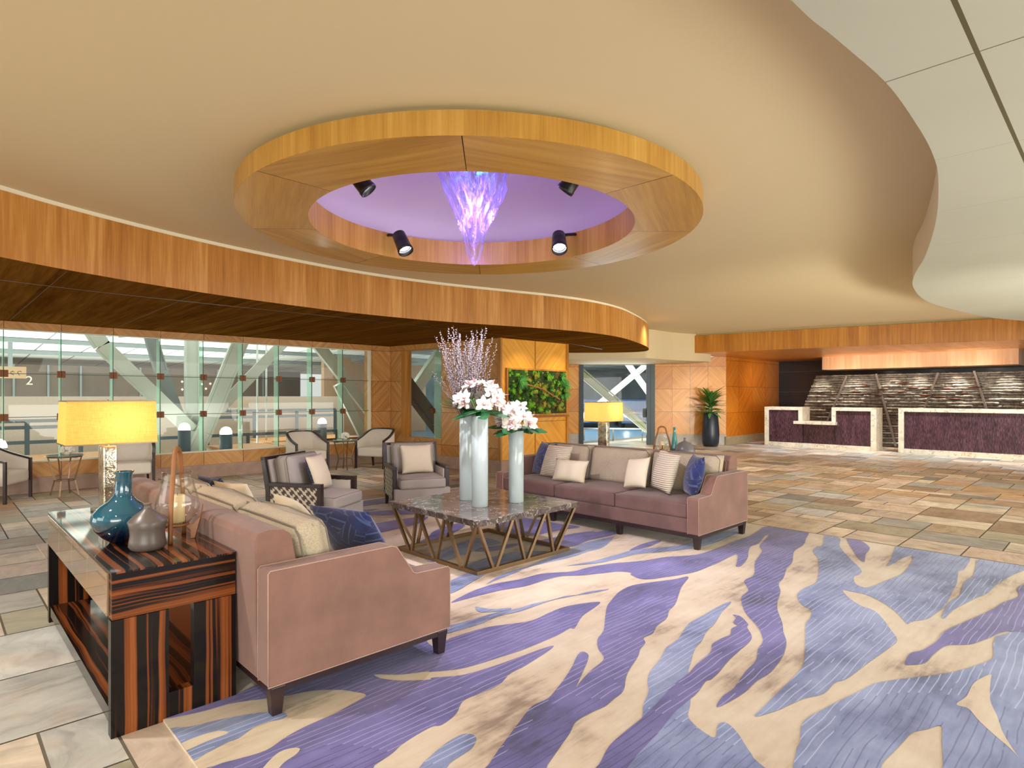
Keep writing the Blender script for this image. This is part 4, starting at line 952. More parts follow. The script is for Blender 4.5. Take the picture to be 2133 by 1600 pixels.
# ================================================================ SOFAS
def piping(mb, pts, r=.005): mb.tube(pts, r, 6, closed=True)
M['sofa_pipe'] = velvet('mauve_piping', srgb(176, 142, 126))
def make_sofa(label):
    L, D = 2.96, 1.09
    t = thing('sofa', label, 'sofa')
    arm = [(0, .15), (0, .690), (.012, .702), (.68, .705), (.715, .694), (.825, .532), (.85, .522), (1.075, .516), (1.09, .50), (1.09, .15)]
    for (y0, y1) in ((0, .13), (L - .13, L)):
        mb = MB(); mb.profile(arm, y0, y1); am = mb.build('arm', M['sofa'], t, bevel=.014, seg=3)
        p = MB()
        for yy in (y0 + .004, y1 - .004): piping(p, [(x + (.001 if x > .5 else -.001), yy, z + (.001 if z > .2 else 0)) for x, z in arm], .0032)
        p.build('piping', M['sofa_pipe'], am)
    mb = MB(); mb.profile([(0, .15), (-.012, .50), (-.015, .83), (0, .86), (.06, .872), (.13, .865), (.17, .835), (.24, .46), (.24, .15)], .128, L - .128); mb.build('back', M['sofa'], t, bevel=.012)
    mb = MB(); mb.box(.2, 1.075, .13, L - .13, .15, .30); mb.build('seat_base', M['sofa2'], t, bevel=.01)
    w = (L - .26) / 3
    for k in range(3):
        mb = MB(); mb.rbox(.22, 1.085, .13 + k * w + .003, .13 + (k + 1) * w - .003, .30, .45, .025, 3, .025)
        c = mb.build('seat_cushion', M['sofa2'], t, recalc=True)
        a, b = .13 + k * w + .012, .13 + (k + 1) * w - .012
        p = MB(); piping(p, [(.24, a, .447), (1.076, a, .447), (1.076, b, .447), (.24, b, .447)], .0045); p.build('piping', M['sofa2'], c)
    for k in range(3):
        y = .13 + (k + .5) * w
        mat = Matrix.Translation((.325, y, .655)) @ Matrix.Rotation(math.radians(-12), 4, 'Y')
        mb = MB(); mb.cushion(w - .01, .46, .25, .28, 16, 5, .02, mat)
        c = mb.build('back_cushion', M['boucle'], t, label='oatmeal woven back cushion')
        for sx in (-.075, .075):
            p = MB(); hw, hh = (w - .03) / 2, .22
            ring_ = [(sx, -hw, -hh + .04), (sx, -hw, hh - .05), (sx * .9, -hw + .05, hh - .006), (sx, 0, hh + .006), (sx * .9, hw - .05, hh - .006), (sx, hw, hh - .05), (sx, hw, -hh + .04), (sx, hw - .04, -hh), (sx, -hw + .04, -hh)]
            piping(p, [mat @ Vector(q) for q in ring_], .005); p.build('piping', M['piping'], c, label='grey corded edge')
    mb = MB(); mb.box(.012, 1.078, .012, L - .012, .112, .152); mb.build('base_rail', M['dark_wood'], t)
    for x in (.05, 1.04):
        for y in (.045, L / 3, 2 * L / 3, L - .045):
            mb = MB(); mb.bar((x, y, .14), (x + (.0), y, 0), .072, .072, taper=.68); mb.build('leg', M['dark_wood'], t, bevel=.003)
    return t
sofaL = make_sofa('mauve velvet sofa in the left foreground with its back to the striped console')
sofaL.location = (1.155, 2.84, RUGZ)
sofaR = dup(sofaL, (6.56, 5.93, RUGZ), PI, 'mauve velvet sofa facing the viewer beyond the marble coffee table')

def pillow(name, mat, w, h, t_, loc, rz, tilt, label, cat='cushion', roll=0.0, group=None, puff=.55, pinch=.07, two=None):
    m4 = Matrix.Rotation(math.radians(tilt), 4, 'Y') @ Matrix.Rotation(math.radians(roll), 4, 'X')
    mb = MB(); mb.cushion(w, h, t_, puff, 16, 2.2, pinch, m4)
    if two:
        for f in mb.bm.faces:
            if (m4.inverted() @ f.calc_center_median()).x < 0: f.material_index = 1
    zmin = min(v.co.z for v in mb.bm.verts)
    o = mb.build(name, [mat, two] if two else mat)
    o.location = (loc[0], loc[1], loc[2] - zmin); o.rotation_euler = (0, 0, rz); tag(o, label, cat, group); return o
SZ = .482
# right sofa: it faces -X
G_R = 'scatter cushions on the far sofa'; G_L = 'scatter cushions on the near sofa'
pillow('scatter_cushion', M['navy'], .46, .46, .17, (6.02, 5.56, SZ), PI - .35, -20, 'navy quilted cushion at the far left end of the sofa facing the viewer', group=G_R)
pillow('scatter_cushion', M['ribbed'], .48, .46, .17, (5.90, 5.24, SZ), PI - .1, -22, 'ribbed cream cushion between the left navy cushion and the small oblong one', group=G_R)
pillow('scatter_cushion', M['linen'], .50, .29, .14, (5.76, 4.88, SZ), PI + .1, -22, 'small oblong cream linen cushion on the left half of the sofa facing the viewer', group=G_R)
pillow('scatter_cushion', M['linen'], .36, .36, .13, (5.80, 3.92, SZ), PI - .25, -20, 'small cream cushion with a blue back leaning by the right ribbed cushion', roll=8, two=M['navy'], group=G_R)
pillow('scatter_cushion', M['ribbed'], .42, .46, .16, (5.84, 3.58, SZ), PI - .45, -16, 'ribbed cream cushion next to the right-hand navy one', roll=-4, group=G_R)
pillow('scatter_cushion', M['navy'], .42, .45, .17, (5.86, 3.24, SZ), PI - .80, -14, 'navy quilted cushion against the right arm of the sofa facing the viewer', group=G_R)
# left sofa: it faces +X
pillow('scatter_cushion', M['navy'], .50, .46, .17, (1.92, 3.42, SZ), .30, -34, 'navy line-quilted cushion at the near end of the foreground sofa', group=G_L)
pillow('scatter_cushion', M['linen'], .46, .46, .16, (1.80, 3.90, SZ), -.1, -30, 'cream cushion standing behind the near navy cushion on the foreground sofa', group=G_L)
pillow('scatter_cushion', M['linen'], .42, .42, .14, (1.80, 5.02, SZ), .3, -24, 'pale cushion at the far end of the foreground sofa', group=G_L)
pillow('scatter_cushion', M['navy'], .42, .42, .15, (1.76, 5.40, SZ), .15, -20, 'navy cushion peeping over the far back cushion of the foreground sofa', group=G_L)

# ================================================================ CONSOLES
def make_console(label):
    t = thing('console_table', label, 'console table')
    W, L = .545, 2.0
    mb = MB(); mb.box(0, W, 0, L, .742, .75); mb.build('top', M['mac_top'], t)
    mb = MB(); mb.box(0.004, W - .004, 0.004, L - .004, .534, .742); mb.build('apron', M['mac_z'], t, label='horizontally striped ebony apron')
    for k in range(4):
        y = .06 + k * .47
        mb = MB(); mb.box(-.006, .004, y + .003, y + .467, .54, .738); mb.build('drawer', M['mac_y'], t, bevel=.002)
    for k in (0, 1):
        y0 = 0 if k == 0 else L - .06; s = (y0 + .002, y0 + .058)
        mb = MB(); mb.box(0, .235, *s, 0, .531); mb.box(.345, W, *s, 0, .531); mb.box(.235, .345, *s, 0, .13)
        mb.build('end_panel', M['mac_x'], t, label='vertically striped end panel with a slot')
    mb = MB(); mb.box(.005, W - .005, .06, L - .06, .05, .115); mb.build('shelf', M['mac_top'], t)
    mb = MB(); mb.box(W - .03, W - .012, .06, L - .06, .115, .53); mb.build('back_panel', M['mac_x'], t)
    return t
con = make_console('glossy striped ebony console behind the foreground sofa'); con.location = (.59, 3.20, 0)
conR = dup(con, (7.14, 5.50, 0), PI, 'matching ebony console hidden behind the far sofa')

# ================================================================ COFFEE TABLE
def coffee_table():
    t = thing('coffee_table', 'square coffee table with grey marble top on a zigzag bronze frame', 'coffee table', (3.32, 3.84, RUGZ))
    W = 1.36; mb = MB(); mb.box(0, W, 0, W, .425, .478); mb.build('marble_top', M['marble'], t, bevel=.004)
    a, b = .035, W - .11; z0 = .03; base = [(a, a), (b, a), (b, b), (a, b)]
    top = [(.03, .03), (W - .03, .03), (W - .03, W - .03), (.03, W - .03)]
    mb = MB(); c = .035
    mb.box(a - .0, b, a, a + c, 0, c); mb.box(a, b, b - c, b, 0, c); mb.box(a, a + c, a + c, b - c, 0, c); mb.box(b - c, b, a + c, b - c, 0, c)
    mb.build('base_frame', M['bronze'], t, bevel=.002)
    for s in range(4):
        A, B = Vector((*top[s], .424)), Vector((*top[(s + 1) % 4], .424)); P, Q = Vector((*base[s], z0)), Vector((*base[(s + 1) % 4], z0))
        cen = Vector((W / 2, W / 2, z0)); P = P + (cen - P) * .025; Q = Q + (cen - Q) * .025
        for k in range(3):
            bt = P.lerp(Q, (k + .5) / 3 + .0)
            dd = (Q - P).normalized() * .022
            for (u, s2) in ((k / 3 + .012, -1), ((k + 1) / 3 - .012, 1)):
                mb = MB(); mb.bar(A.lerp(B, u), bt + dd * s2, .026, .026); mb.build('rod', M['bronze'], t)
coffee_table()
TT = RUGZ + .478
# ---- vases and flowers
def frosted():
    t = NT('frosted_white_glass'); s = t.sep(t.coord())
    t.set(srgb(206, 220, 222), .12, 0, Transmission_Weight=.25, IOR=1.3, Coat_Weight=.6, Subsurface_Weight=0.0); return t.m
M['frost'] = frosted()
def vase(x, y, h, r, label):
    v = thing('cylinder_vase', label, 'vase', (x, y, TT), group='tall frosted glass vases on the marble table')
    mb = MB(); mb.lathe([(r - .004, 0), (r, .006), (r, h - .004), (r - .002, h), (r - .006, h - .004), (r - .006, .03), (0.001, .03)], 40, cap=True); mb.build('glass_body', M['frost'], v)
    mb = MB(); mb.lathe([(r - .012, .035), (r - .012, h - .06)], 24); mb.build('frosted_filling', plain('milky_filling', srgb(222, 230, 226), .5, var=.03), v)
vase(3.80, 4.35, .868, .079, 'front tall frosted vase holding the orchids')
vase(3.95, 4.72, .868, .079, 'tall frosted vase holding the willow branches, standing behind')
vase(4.21, 4.27, .715, .076, 'shorter frosted cylinder vase on the right')
M['petal'] = None
t = NT('orchid_petal'); s_ = t.sep(t.coord('UV'))
t.set(t.ramp(s_[0], [(0.0, srgb(176, 120, 110)), (.16, srgb(202, 186, 172)), (.5, srgb(214, 208, 198))]), .6, 0, Subsurface_Weight=.0, Sheen_Weight=.2); M['petal'] = t.m
M['lip'] = plain('orchid_lip', srgb(216, 176, 176), .5, var=.3, scale=60)
M['leaf'] = plain('glossy_leaf', srgb(34, 92, 50), .3, var=.35, scale=12)
M['leaf2'] = plain('fresh_leaf', srgb(84, 140, 62), .4, var=.35, scale=12)
M['stem'] = plain('brown_twig', srgb(70, 50, 44), .7, var=.2)
M['bud'] = plain('silver_catkin', srgb(142, 134, 138), .9, var=.4, scale=80, Sheen_Weight=.5)
def petal_shape(mb, L, W, ang, lift, curl=.25, n=5, mi=0, base=.008):
    ca, sa = math.cos(ang), math.sin(ang); prev = None
    for k in range(n + 1):
        u = k / n; w = W * math.sin(PI * min(1, u * .92 + .06)) ** .7 * .5; r = base + L * u
        z = lift * r + curl * L * u * u
        row = []
        for v in (-1, 0, 1):
            x, y = r, v * w
            row.append((mb.bm.verts.new((x * ca - y * sa, x * sa + y * ca, z - abs(v) * w * .25)), (u, v * .5 + .5)))
        if prev:
            for i in (0, 1):
                f = mb.bm.faces.new([prev[i][0], row[i][0], row[i + 1][0], prev[i + 1][0]]); f.smooth = True; f.material_index = mi
                for l, q in zip(f.loops, (prev[i], row[i], row[i + 1], prev[i + 1])): l[mb.uv].uv = q[1]
        prev = row
def blossom_mesh(seed):
    r = random.Random(seed); mb = MB()
    for k in range(3): petal_shape(mb, .055, .036, PI / 2 + k * 2 * PI / 3 + r.uniform(-.1, .1), .25, -.15 + r.uniform(-.1, .1))
    for k in range(2): petal_shape(mb, .052, .045, PI / 2 + (1 if k else -1) * 1.15, .45, -.1)
    petal_shape(mb, .034, .030, -PI / 2, .9, .5, mi=1)
    mb.lathe([(.001, 0), (.008, .004), (.006, .018), (.001, .022)], 8, mi=1)
    mb.bm.normal_update(); return mb
bl_meshes = []
for k in range(3):
    o = blossom_mesh(k).build('orchid_blossom', [M['petal'], M['lip']], recalc=False); bl_meshes.append(o.data); bpy.data.objects.remove(o)
def mesh_obj(name, me, parent, loc, rot=(0, 0, 0), sc_=1.0):
    o = bpy.data.objects.new(name, me); COL.objects.link(o); o.parent = parent; o.location = loc; o.rotation_euler = rot; o.scale = (sc_,) * 3; return o
def leaf_mesh(L, W, mat, curl=-.3, n=8):
    mb = MB(); petal_shape(mb, L, W, 0, .1, curl, n); o = mb.build('leaf', mat, recalc=False); me = o.data; bpy.data.objects.remove(o); return me
broad = leaf_mesh(.25, .14, M['leaf'], -.25); fan = leaf_mesh(.30, .034, M['leaf'], -.1); strap = leaf_mesh(.5, .085, M['leaf2'], -.5, 10)
def flowers(name, label, loc, n, spread, height, nl, seed, cx=0, branches=0):
    a = thing(name, label, 'flower arrangement', loc); r = random.Random(seed)
    for k in range(n):
        th = r.uniform(0, 2 * PI); ph = math.acos(r.uniform(-.15, .98)); rad = spread * r.uniform(.75, 1.05)
        p = Vector((math.sin(ph) * math.cos(th) * rad, math.sin(ph) * math.sin(th) * rad, height * .35 + math.cos(ph) * height * .7))
        d = Vector((p.x, p.y, p.z - height * .25)) + Vector((-.06, -.06, .02)); q = d.to_track_quat('Z', 'Y').to_euler()
        mesh_obj('orchid_blossom', bl_meshes[k % 3], a, p, q, r.uniform(1.25, 1.65))
    mb = MB()
    for k in range(10):
        th = r.uniform(0, 2 * PI); R_ = spread * .6
        mb.tube([(0, 0, -.18), (.02 * math.cos(th), .02 * math.sin(th), .02), (R_ * math.cos(th) * .6, R_ * math.sin(th) * .6, height * .5), (R_ * math.cos(th), R_ * math.sin(th), height * .55)], .004, 5)
    mb.build('flower_stems', M['leaf2'], a)
    for k in range(nl):
        th = 2 * PI * k / nl + r.uniform(-.3, .3)
        mesh_obj('broad_leaf', broad, a, (.04 * math.cos(th), .04 * math.sin(th), .025 + r.uniform(0, .04)), (r.uniform(-.4, .4), r.uniform(-.1, .25), th), r.uniform(.8, 1.1))
    return a
FV = TT + .868
fa = flowers('orchid_arrangement', 'large white orchid arrangement spilling over the tall vases', (3.88, 4.45, FV), 34, .225, .30, 10, 4)
for k in range(12):   # palm-like fan on the left
    mesh_obj('fan_leaf', fan, fa, (-.06, .10, .04), (0, -.15 - .10 * (k % 4), 2.05 + k * .11), 1.0)
flowers('orchid_arrangement', 'smaller white orchid arrangement on the shorter vase', (4.21, 4.27, TT + .715), 24, .185, .24, 12, 9)
def branch_mesh(seed):
    r = random.Random(seed); mb = MB(); L = 1.0; pts = []; x = y = 0
    bx, by = r.uniform(-.06, .06), r.uniform(-.06, .06)
    for k in range(9): u = k / 8; pts.append((bx * u * u + r.uniform(-.006, .006), by * u * u + r.uniform(-.006, .006), L * u))
    mb.tube(pts, [.0035 - .002 * k / 8 for k in range(9)], 5)
    for k in range(34):
        u = .2 + .79 * k / 34; i = min(7, int(u * 8)); f = u * 8 - i; c = Vector(pts[i]).lerp(Vector(pts[i + 1]), f); th = r.uniform(0, 2 * PI)
        d = Vector((math.cos(th) * .012, math.sin(th) * .012, .010)); a = c + d * .5; b = c + d * 1.7
        mb.tube([a, (a + b) / 2, b], [.002, .0072, .0015], 5, mi=1)
    o = mb.build('willow_branch', [M['stem'], M['bud']], recalc=False); me = o.data; bpy.data.objects.remove(o); return me
brs = [branch_mesh(k) for k in range(5)]
wa = thing('willow_arrangement', 'tall spray of silver pussy-willow branches above the orchids', 'branch arrangement', (3.95, 4.72, FV))
r_ = random.Random(12)
for k in range(78):
    th = r_.uniform(0, 2 * PI); lean = r_.uniform(.02, .40) if k < 68 else r_.uniform(.4, .62); hh = r_.uniform(.66, .97) if k < 68 else r_.uniform(.4, .6)
    e = Vector((math.sin(lean) * math.cos(th), math.sin(lean) * math.sin(th), math.cos(lean))).to_track_quat('Z', 'Y').to_euler()
    mesh_obj('willow_branch', brs[k % 5], wa, (.05 * math.cos(th), .05 * math.sin(th), -.04), e, hh)

# ================================================================ LAMPS
def lamp_shade_mat(glow=(1, .52, .15)):
    t = NT('linen_lamp_shade'); nt = t.t; o = t.coord(); s = t.sep(o)
    wv = t.math('ADD', t.noise(t.comb(t.math('MULTIPLY', s[0], 20), t.math('MULTIPLY', s[1], 20), t.math('MULTIPLY', s[2], 500)), 1, 2), t.noise(t.comb(t.math('MULTIPLY', s[0], 500), t.math('MULTIPLY', s[1], 500), t.math('MULTIPLY', s[2], 20)), 1, 2))
    col = t.ramp(t.math('MULTIPLY', wv, .5), [(.3, srgb(216, 172, 96)), (.7, srgb(250, 214, 140))])
    d = nt.nodes.new('ShaderNodeBsdfDiffuse'); tl = nt.nodes.new('ShaderNodeBsdfTranslucent'); mx = nt.nodes.new('ShaderNodeMixShader'); mx.inputs[0].default_value = .55
    t.put(d.inputs[0], col); t.put(tl.inputs[0], col); nt.links.new(d.outputs[0], mx.inputs[1]); nt.links.new(tl.outputs[0], mx.inputs[2]); ad = nt.nodes.new('ShaderNodeAddShader'); em = nt.nodes.new('ShaderNodeEmission'); t.put(em.inputs[0], t.mix(1.0, col, glow, 'MULTIPLY')); em.inputs[1].default_value = .50; nt.links.new(mx.outputs[0], ad.inputs[0]); nt.links.new(em.outputs[0], ad.inputs[1]); nt.links.new(ad.outputs[0], t.out.inputs[0]); return t.m
M['shade'] = lamp_shade_mat()
def mercury():
    t = NT('mercury_glass'); n = t.noise(t.coord(), 9, 4, .6)
    t.set(t.ramp(n, [(.3, srgb(120, 96, 66)), (.55, srgb(206, 200, 180)), (.8, srgb(226, 224, 214))]), .16, .75); t.bump(n, .4, .02); return t.m
M['mercury'] = mercury()
def make_lamp(label):
    l = thing('table_lamp', label, 'table lamp'); b = .475
    mb = MB(); mb.rbox(-.09, .09, -.085, .085, 0, .022, .006, 2); mb.build('foot', M['bronze'], l)
    mb = MB()
    mb.rbox(-.042, .042, -.085, .085, .02, b - .02, .012, 3)
    mb.lathe([(.015, b - .02), (.008, b + .02), (.006, b + .27)], 12); mb.build('column', M['mercury'], l, label='mottled mercury-glass column')
    w0, w1, d0, d1, z0, z1 = .265, .255, .175, .168, .475, .765
    mb = MB()
    A = [(-w0, -d0), (w0, -d0), (w0, d0), (-w0, d0)]; B = [(-w1, -d1), (w1, -d1), (w1, d1), (-w1, d1)]
    for i in range(4):
        j = (i + 1) % 4; mb.quad([(*A[i], z0), (*A[j], z0), (*B[j], z1), (*B[i], z1)])
    mb.build('shade', M['shade'], l, recalc=False)
    mb = MB()
    for (P, z) in ((A, z0), (B, z1)):
        for i in range(4): mb.bar((*P[i], z), (*P[(i + 1) % 4], z), .006, .008)
    for i in (0, 2): mb.bar((*B[i], z1 - .01), (0, 0, z1 - .01), .004)
    mb.build('shade_frame', M['bronze'], l)
    mb = MB(); mb.lathe([(.001, 0), (.012, .004), (.006, .012), (.012, .022), (.001, .032)], 12, (0, 0, b + .268)); mb.build('finial', M['bronze'], l)
    mb = MB(); mb.lathe([(.001, -.035), (.028, -.01), (.03, .01), (.012, .045), (.001, .048)], 14, (0, 0, .60)); mb.build('bulb', emis('lamp_bulb', (1, .72, .34), 6), l)
    return l
lamp = make_lamp('table lamp with a big glowing amber shade on the near console'); lamp.location = (.90, 4.98, .75)
lamp2 = dup(lamp, (6.90, 5.22, .75), 0, 'table lamp with a paler shade behind the far sofa', scale=.93)
for c in kids(lamp2):
    if c.name.startswith('shade') and 'frame' not in c.name:
        c.data = c.data.copy(); c.data.materials[0] = lamp_shade_mat((1, .84, .60))
for (x, y, e) in ((.90, 4.98, 4.5), (6.90, 5.22, 5)):
    light('POINT', 'table_lamp_light', (x + .06, y, .75 + .62), e, (1, .74, .42), size=.09)

# ================================================================ CONSOLE OBJECTS
def glaze(name, c1, c2, zmid):
    t = NT(name); o = t.coord(); s = t.sep(o)
    band = t.ramp(t.math('ADD', t.math('MULTIPLY', s[2], 2.6), t.math('MULTIPLY', t.noise(o, 6, 2), .35)), [(.32, c1), (.52, c2), (.9, tuple(x * .8 for x in c2))])
    v = t.n('ShaderNodeTexVoronoi', 0, i_Vector=o, i_Scale=130.0); sp = t.math('LESS_THAN', v, .10)
    n2 = t.math('GREATER_THAN', t.noise(o, 30, 1), .56)
    t.set(t.mix(t.math('MULTIPLY', t.math('MULTIPLY', sp, n2), .7), band, srgb(170, 210, 215)), .06, 0, Coat_Weight=1.0, Coat_Roughness=.02); return t.m
v = thing('blue_vase', 'wide-bodied deep blue-green glass vase on the near console', 'vase', (.755, 3.87, .75))
mb = MB(); mb.lathe([(.045, 0), (.052, .006), (.085, .03), (.125, .075), (.146, .125), (.138, .165), (.105, .20), (.068, .225), (.048, .25), (.041, .275), (.0405, .372), (.046, .382), (.046, .388), (.036, .386), (.034, .30)], 48, shear=(.05, -.03)); mb.build('glass_body', glaze('teal_glass', srgb(8, 22, 44), srgb(26, 88, 108), .1), v)
v = thing('stoneware_bottle', 'matte grey waisted stoneware bottle in front of the blue vase', 'bottle', (.822, 3.58, .75))
mb = MB(); mb.lathe([(.070, 0), (.078, .006), (.088, .022), (.084, .05), (.080, .08), (.083, .115), (.092, .146), (.088, .153), (.055, .185), (.024, .207), (.017, .216), (.0165, .232), (.021, .237), (.019, .240), (.010, .238)], 44); mb.build('clay_body', plain('matte_grey_glaze', srgb(98, 88, 82), .34, var=.12, scale=14), v)
M['teak'] = plain('oiled_teak', srgb(150, 96, 52), .4, var=.3, scale=14)
M['wax'] = plain('ivory_wax', srgb(240, 214, 160), .5, var=.03, Subsurface_Weight=.3)
def lantern(name, label, loc, rz, s=1.0, tall=.50):
    l = thing(name, label, 'lantern', loc, rz); l.scale = (s,) * 3
    mb = MB(); mb.lathe([(.001, .085), (.06, .088), (.095, .12), (.112, .17), (.108, .22), (.092, .28), (.078, .34), (.078, .375), (.075, .378), (.074, .34), (.088, .28), (.104, .22), (.108, .17), (.091, .124), (.058, .093), (.001, .09)], 40, cap=False); mb.build('glass_bell', M['clear'], l)
    mb = MB(); mb.lathe([(.038, .095), (.040, .10), (.040, .24), (.036, .246), (.001, .243)], 28); c = mb.build('candle', M['wax'], l)
    mb = MB(); mb.tube([(0, 0, .243), (0, 0, .256)], .0015, 5); mb.build('wick', M['black'], c)
    k_ = tall / .5; arch = [(-.128, 0, .0), (-.124, 0, .08), (-.120, 0, .18), (-.100, 0, .28), (-.076, 0, .37 * k_), (-.060, 0, .44 * k_), (-.045, 0, .485 * k_), (0, 0, .505 * k_), (.045, 0, .485 * k_), (.060, 0, .44 * k_), (.076, 0, .37 * k_), (.100, 0, .28), (.120, 0, .18), (.124, 0, .08), (.128, 0, 0)]
    mb = MB(); mb.tube(catmull(arch, 3), .0125, 8); mb.build('loop_handle', M['teak'], l)
    for a in (PI / 2, -PI / 2):
        ca, sa = math.cos(a), math.sin(a); mb = MB()
        pr = [(.04, .075), (.085, .083), (.118, .12), (.132, .19), (.122, .12), (.105, .05), (.092, .0), (.070, .0), (.068, .05)]
        A = [mb.bm.verts.new((r * ca - .010 * sa, r * sa + .010 * ca, z)) for r, z in pr]; B = [mb.bm.verts.new((r * ca + .010 * sa, r * sa - .010 * ca, z)) for r, z in pr]
        for tr in tessellate_polygon([[Vector((r, z, 0)) for r, z in pr]]):
            mb.bm.faces.new([A[i] for i in tr]); mb.bm.faces.new([B[i] for i in reversed(tr)])
        for i in range(len(pr)): j = (i + 1) % len(pr); mb.bm.faces.new((A[i], A[j], B[j], B[i]))
        mb.build('curved_foot', M['teak'], l, bevel=.003)
    mb = MB(); mb.lathe([(.05, .072), (.062, .080), (.05, .086)], 24); mb.build('cradle_ring', M['teak'], l)
lantern('candle_lantern', 'glass candle lantern with a looped teak handle on the near console', (1.0, 3.72, .75), math.radians(60))
lantern('candle_lantern', 'smaller teak arched candle lantern behind the far sofa', (6.90, 4.27, .75), math.radians(123), .86, .46)
v = thing('round_bottle', 'round grey stoneware bottle with a thin neck behind the far sofa', 'bottle', (6.90, 3.94, .75))
mb = MB(); mb.lathe([(.06, 0), (.085, .01), (.118, .06), (.126, .11), (.112, .165), (.07, .205), (.022, .225), (.014, .235), (.014, .262), (.019, .268), (.010, .266)], 40); mb.build('clay_body', plain('slate_glaze', srgb(116, 112, 112), .3, var=.15, scale=10), v)
v = thing('green_bottle', 'slim sea-green glass bottle beside the arched lantern', 'bottle', (7.02, 4.16, .75))
mb = MB(); mb.lathe([(.04, 0), (.05, .01), (.048, .12), (.03, .25), (.017, .33), (.016, .385), (.021, .392), (.012, .39)], 28); mb.build('glass_body', glaze('sea_green_glass', srgb(24, 86, 84), srgb(70, 150, 140), .1), v)

# ================================================================ LOUNGE ARMCHAIRS
def make_armchair(label):
    """faces +X, origin at the middle of the footprint"""
    t = thing('armchair', label, 'armchair'); W = .78; h = W / 2; f, bk = .30, -.36; AZ = .585
    for sy in (-1, 1):
        y0, y1 = sorted((sy * h, sy * (h - .06)))
        mb = MB(); mb.box(bk, f, y0, y1, AZ - .045, AZ); mb.box(f - .05, f, y0, y1, .155, AZ - .045); mb.build('arm_frame', M['dark_wood'], t, bevel=.004)
        mb = MB(); a, b = sorted((sy * (h - .008), sy * (h - .05))); mb.box(bk + .01, f - .05, a, b, .16, AZ - .045); mb.build('side_panel', M['ikat'], t, label='side panel in grey and cream patterned fabric')
        mb = MB(); a, b = sorted((sy * (h - .05), sy * (h - .075))); mb.box(bk + .03, f - .055, a, b, .3, AZ - .05); mb.build('inner_panel', M['chair_cream'], t)
    fr = [(bk - .02, .16), (bk + .03, .16), (bk + .03, .5), (bk - .04, .86), (bk - .09, .86), (bk - .03, .5)]
    mb = MB()
    for sy in (-1, 1):
        y0, y1 = sorted((sy * h, sy * (h - .045))); mb.profile(fr, y0, y1)
    mb.bar((bk - .065, -h, .845), (bk - .065, h, .845), .05, .04); mb.build('back_frame', M['dark_wood'], t, bevel=.004)
    mb = MB(); mb.profile([(bk, .2), (bk + .06, .2), (bk + .04, .55), (bk - .02, .83), (bk - .06, .83), (bk - .01, .5)], -h + .045, h - .045); mb.build('back_panel', M['chair_grey'], t)
    m4 = Matrix.Translation((bk + .13, 0, .655)) @ Matrix.Rotation(math.radians(-10), 4, 'Y')
    mb = MB(); mb.cushion(W - .16, .44, .24, .26, 14, 5, .02, m4); c = mb.build('back_cushion', M['chair_grey'], t)
    for sx in (-.07, .07):
        hw, hh = (W - .18) / 2, .21; p = MB(); piping(p, [m4 @ Vector(q) for q in ((sx, -hw, -hh + .04), (sx, -hw, hh - .04), (sx, -hw + .04, hh), (sx, hw - .04, hh), (sx, hw, hh - .04), (sx, hw, -hh + .04), (sx, hw - .04, -hh), (sx, -hw + .04, -hh))], .0045); p.build('piping', M['piping'], c)
    mb = MB(); mb.box(bk + .05, f + .04, -h + .065, h - .065, .15, .30); mb.box(f + .0, f + .09, -h + .01, h - .01, .15, .30); mb.build('seat_base', M['chair_grey'], t, bevel=.012)
    mb = MB(); mb.rbox(bk + .06, f + .12, -h + .078, h - .078, .30, .43, .03, 3, .035); c = mb.build('seat_cushion', M['chair_grey'], t)
    p = MB(); piping(p, [(bk + .1, -h + .09, .427), (f + .11, -h + .09, .427), (f + .11, h - .09, .427), (bk + .1, h - .09, .427)], .0045); p.build('piping', M['piping'], c)
    for x in (bk + .02, f + .055):
        for sy in (-1, 1): mb = MB(); mb.bar((x, sy * (h - .04), .152), (x + (-.03 if x < 0 else 0), sy * (h - .04), 0), .06, .055, taper=.62); mb.build('leg', M['dark_wood'], t)
    return t
def dirang(x, y): return math.atan2(y, x)
a1 = dirang(.521, -.855); f1 = Vector((.521, -.855)); n1 = Vector((.855, .521))
P1 = Vector((3.02, 6.05))     # near arm, front post
c1 = P1 + n1 * .39 - f1 * .30
ac = make_armchair('dark-framed grey armchair on the left, turned towards the coffee table'); ac.location = (c1.x + .0, c1.y, RUGZ); ac.rotation_euler = (0, 0, a1)
a2 = dirang(-.379, -.928); f2 = Vector((-.379, -.928)); n2 = Vector((.928, -.379))
c2 = Vector((4.42, 6.82)) + n2 * .39 - f2 * .30
ac2 = dup(ac, (c2.x, c2.y, RUGZ), a2, 'dark-framed grey armchair facing the viewer behind the coffee table')
def on_chair(c, ang, dx, dy): return (c.x + math.cos(ang) * dx - math.sin(ang) * dy, c.y + math.sin(ang) * dx + math.cos(ang) * dy)
CZ = RUGZ + .468
p = on_chair(c1, a1, .02, .02); pillow('scatter_cushion', M['linen'], .44, .42, .15, (*p, CZ), a1 + .15, -20, 'pale square cushion on the left armchair, navy on its back', two=M['navy'], group='cushions on the armchairs')
p = on_chair(c2, a2, .02, 0); pillow('scatter_cushion', M['linen'], .46, .42, .15, (*p, CZ), a2 + .05, -20, 'pale square cushion on the armchair facing the viewer', group='cushions on the armchairs')

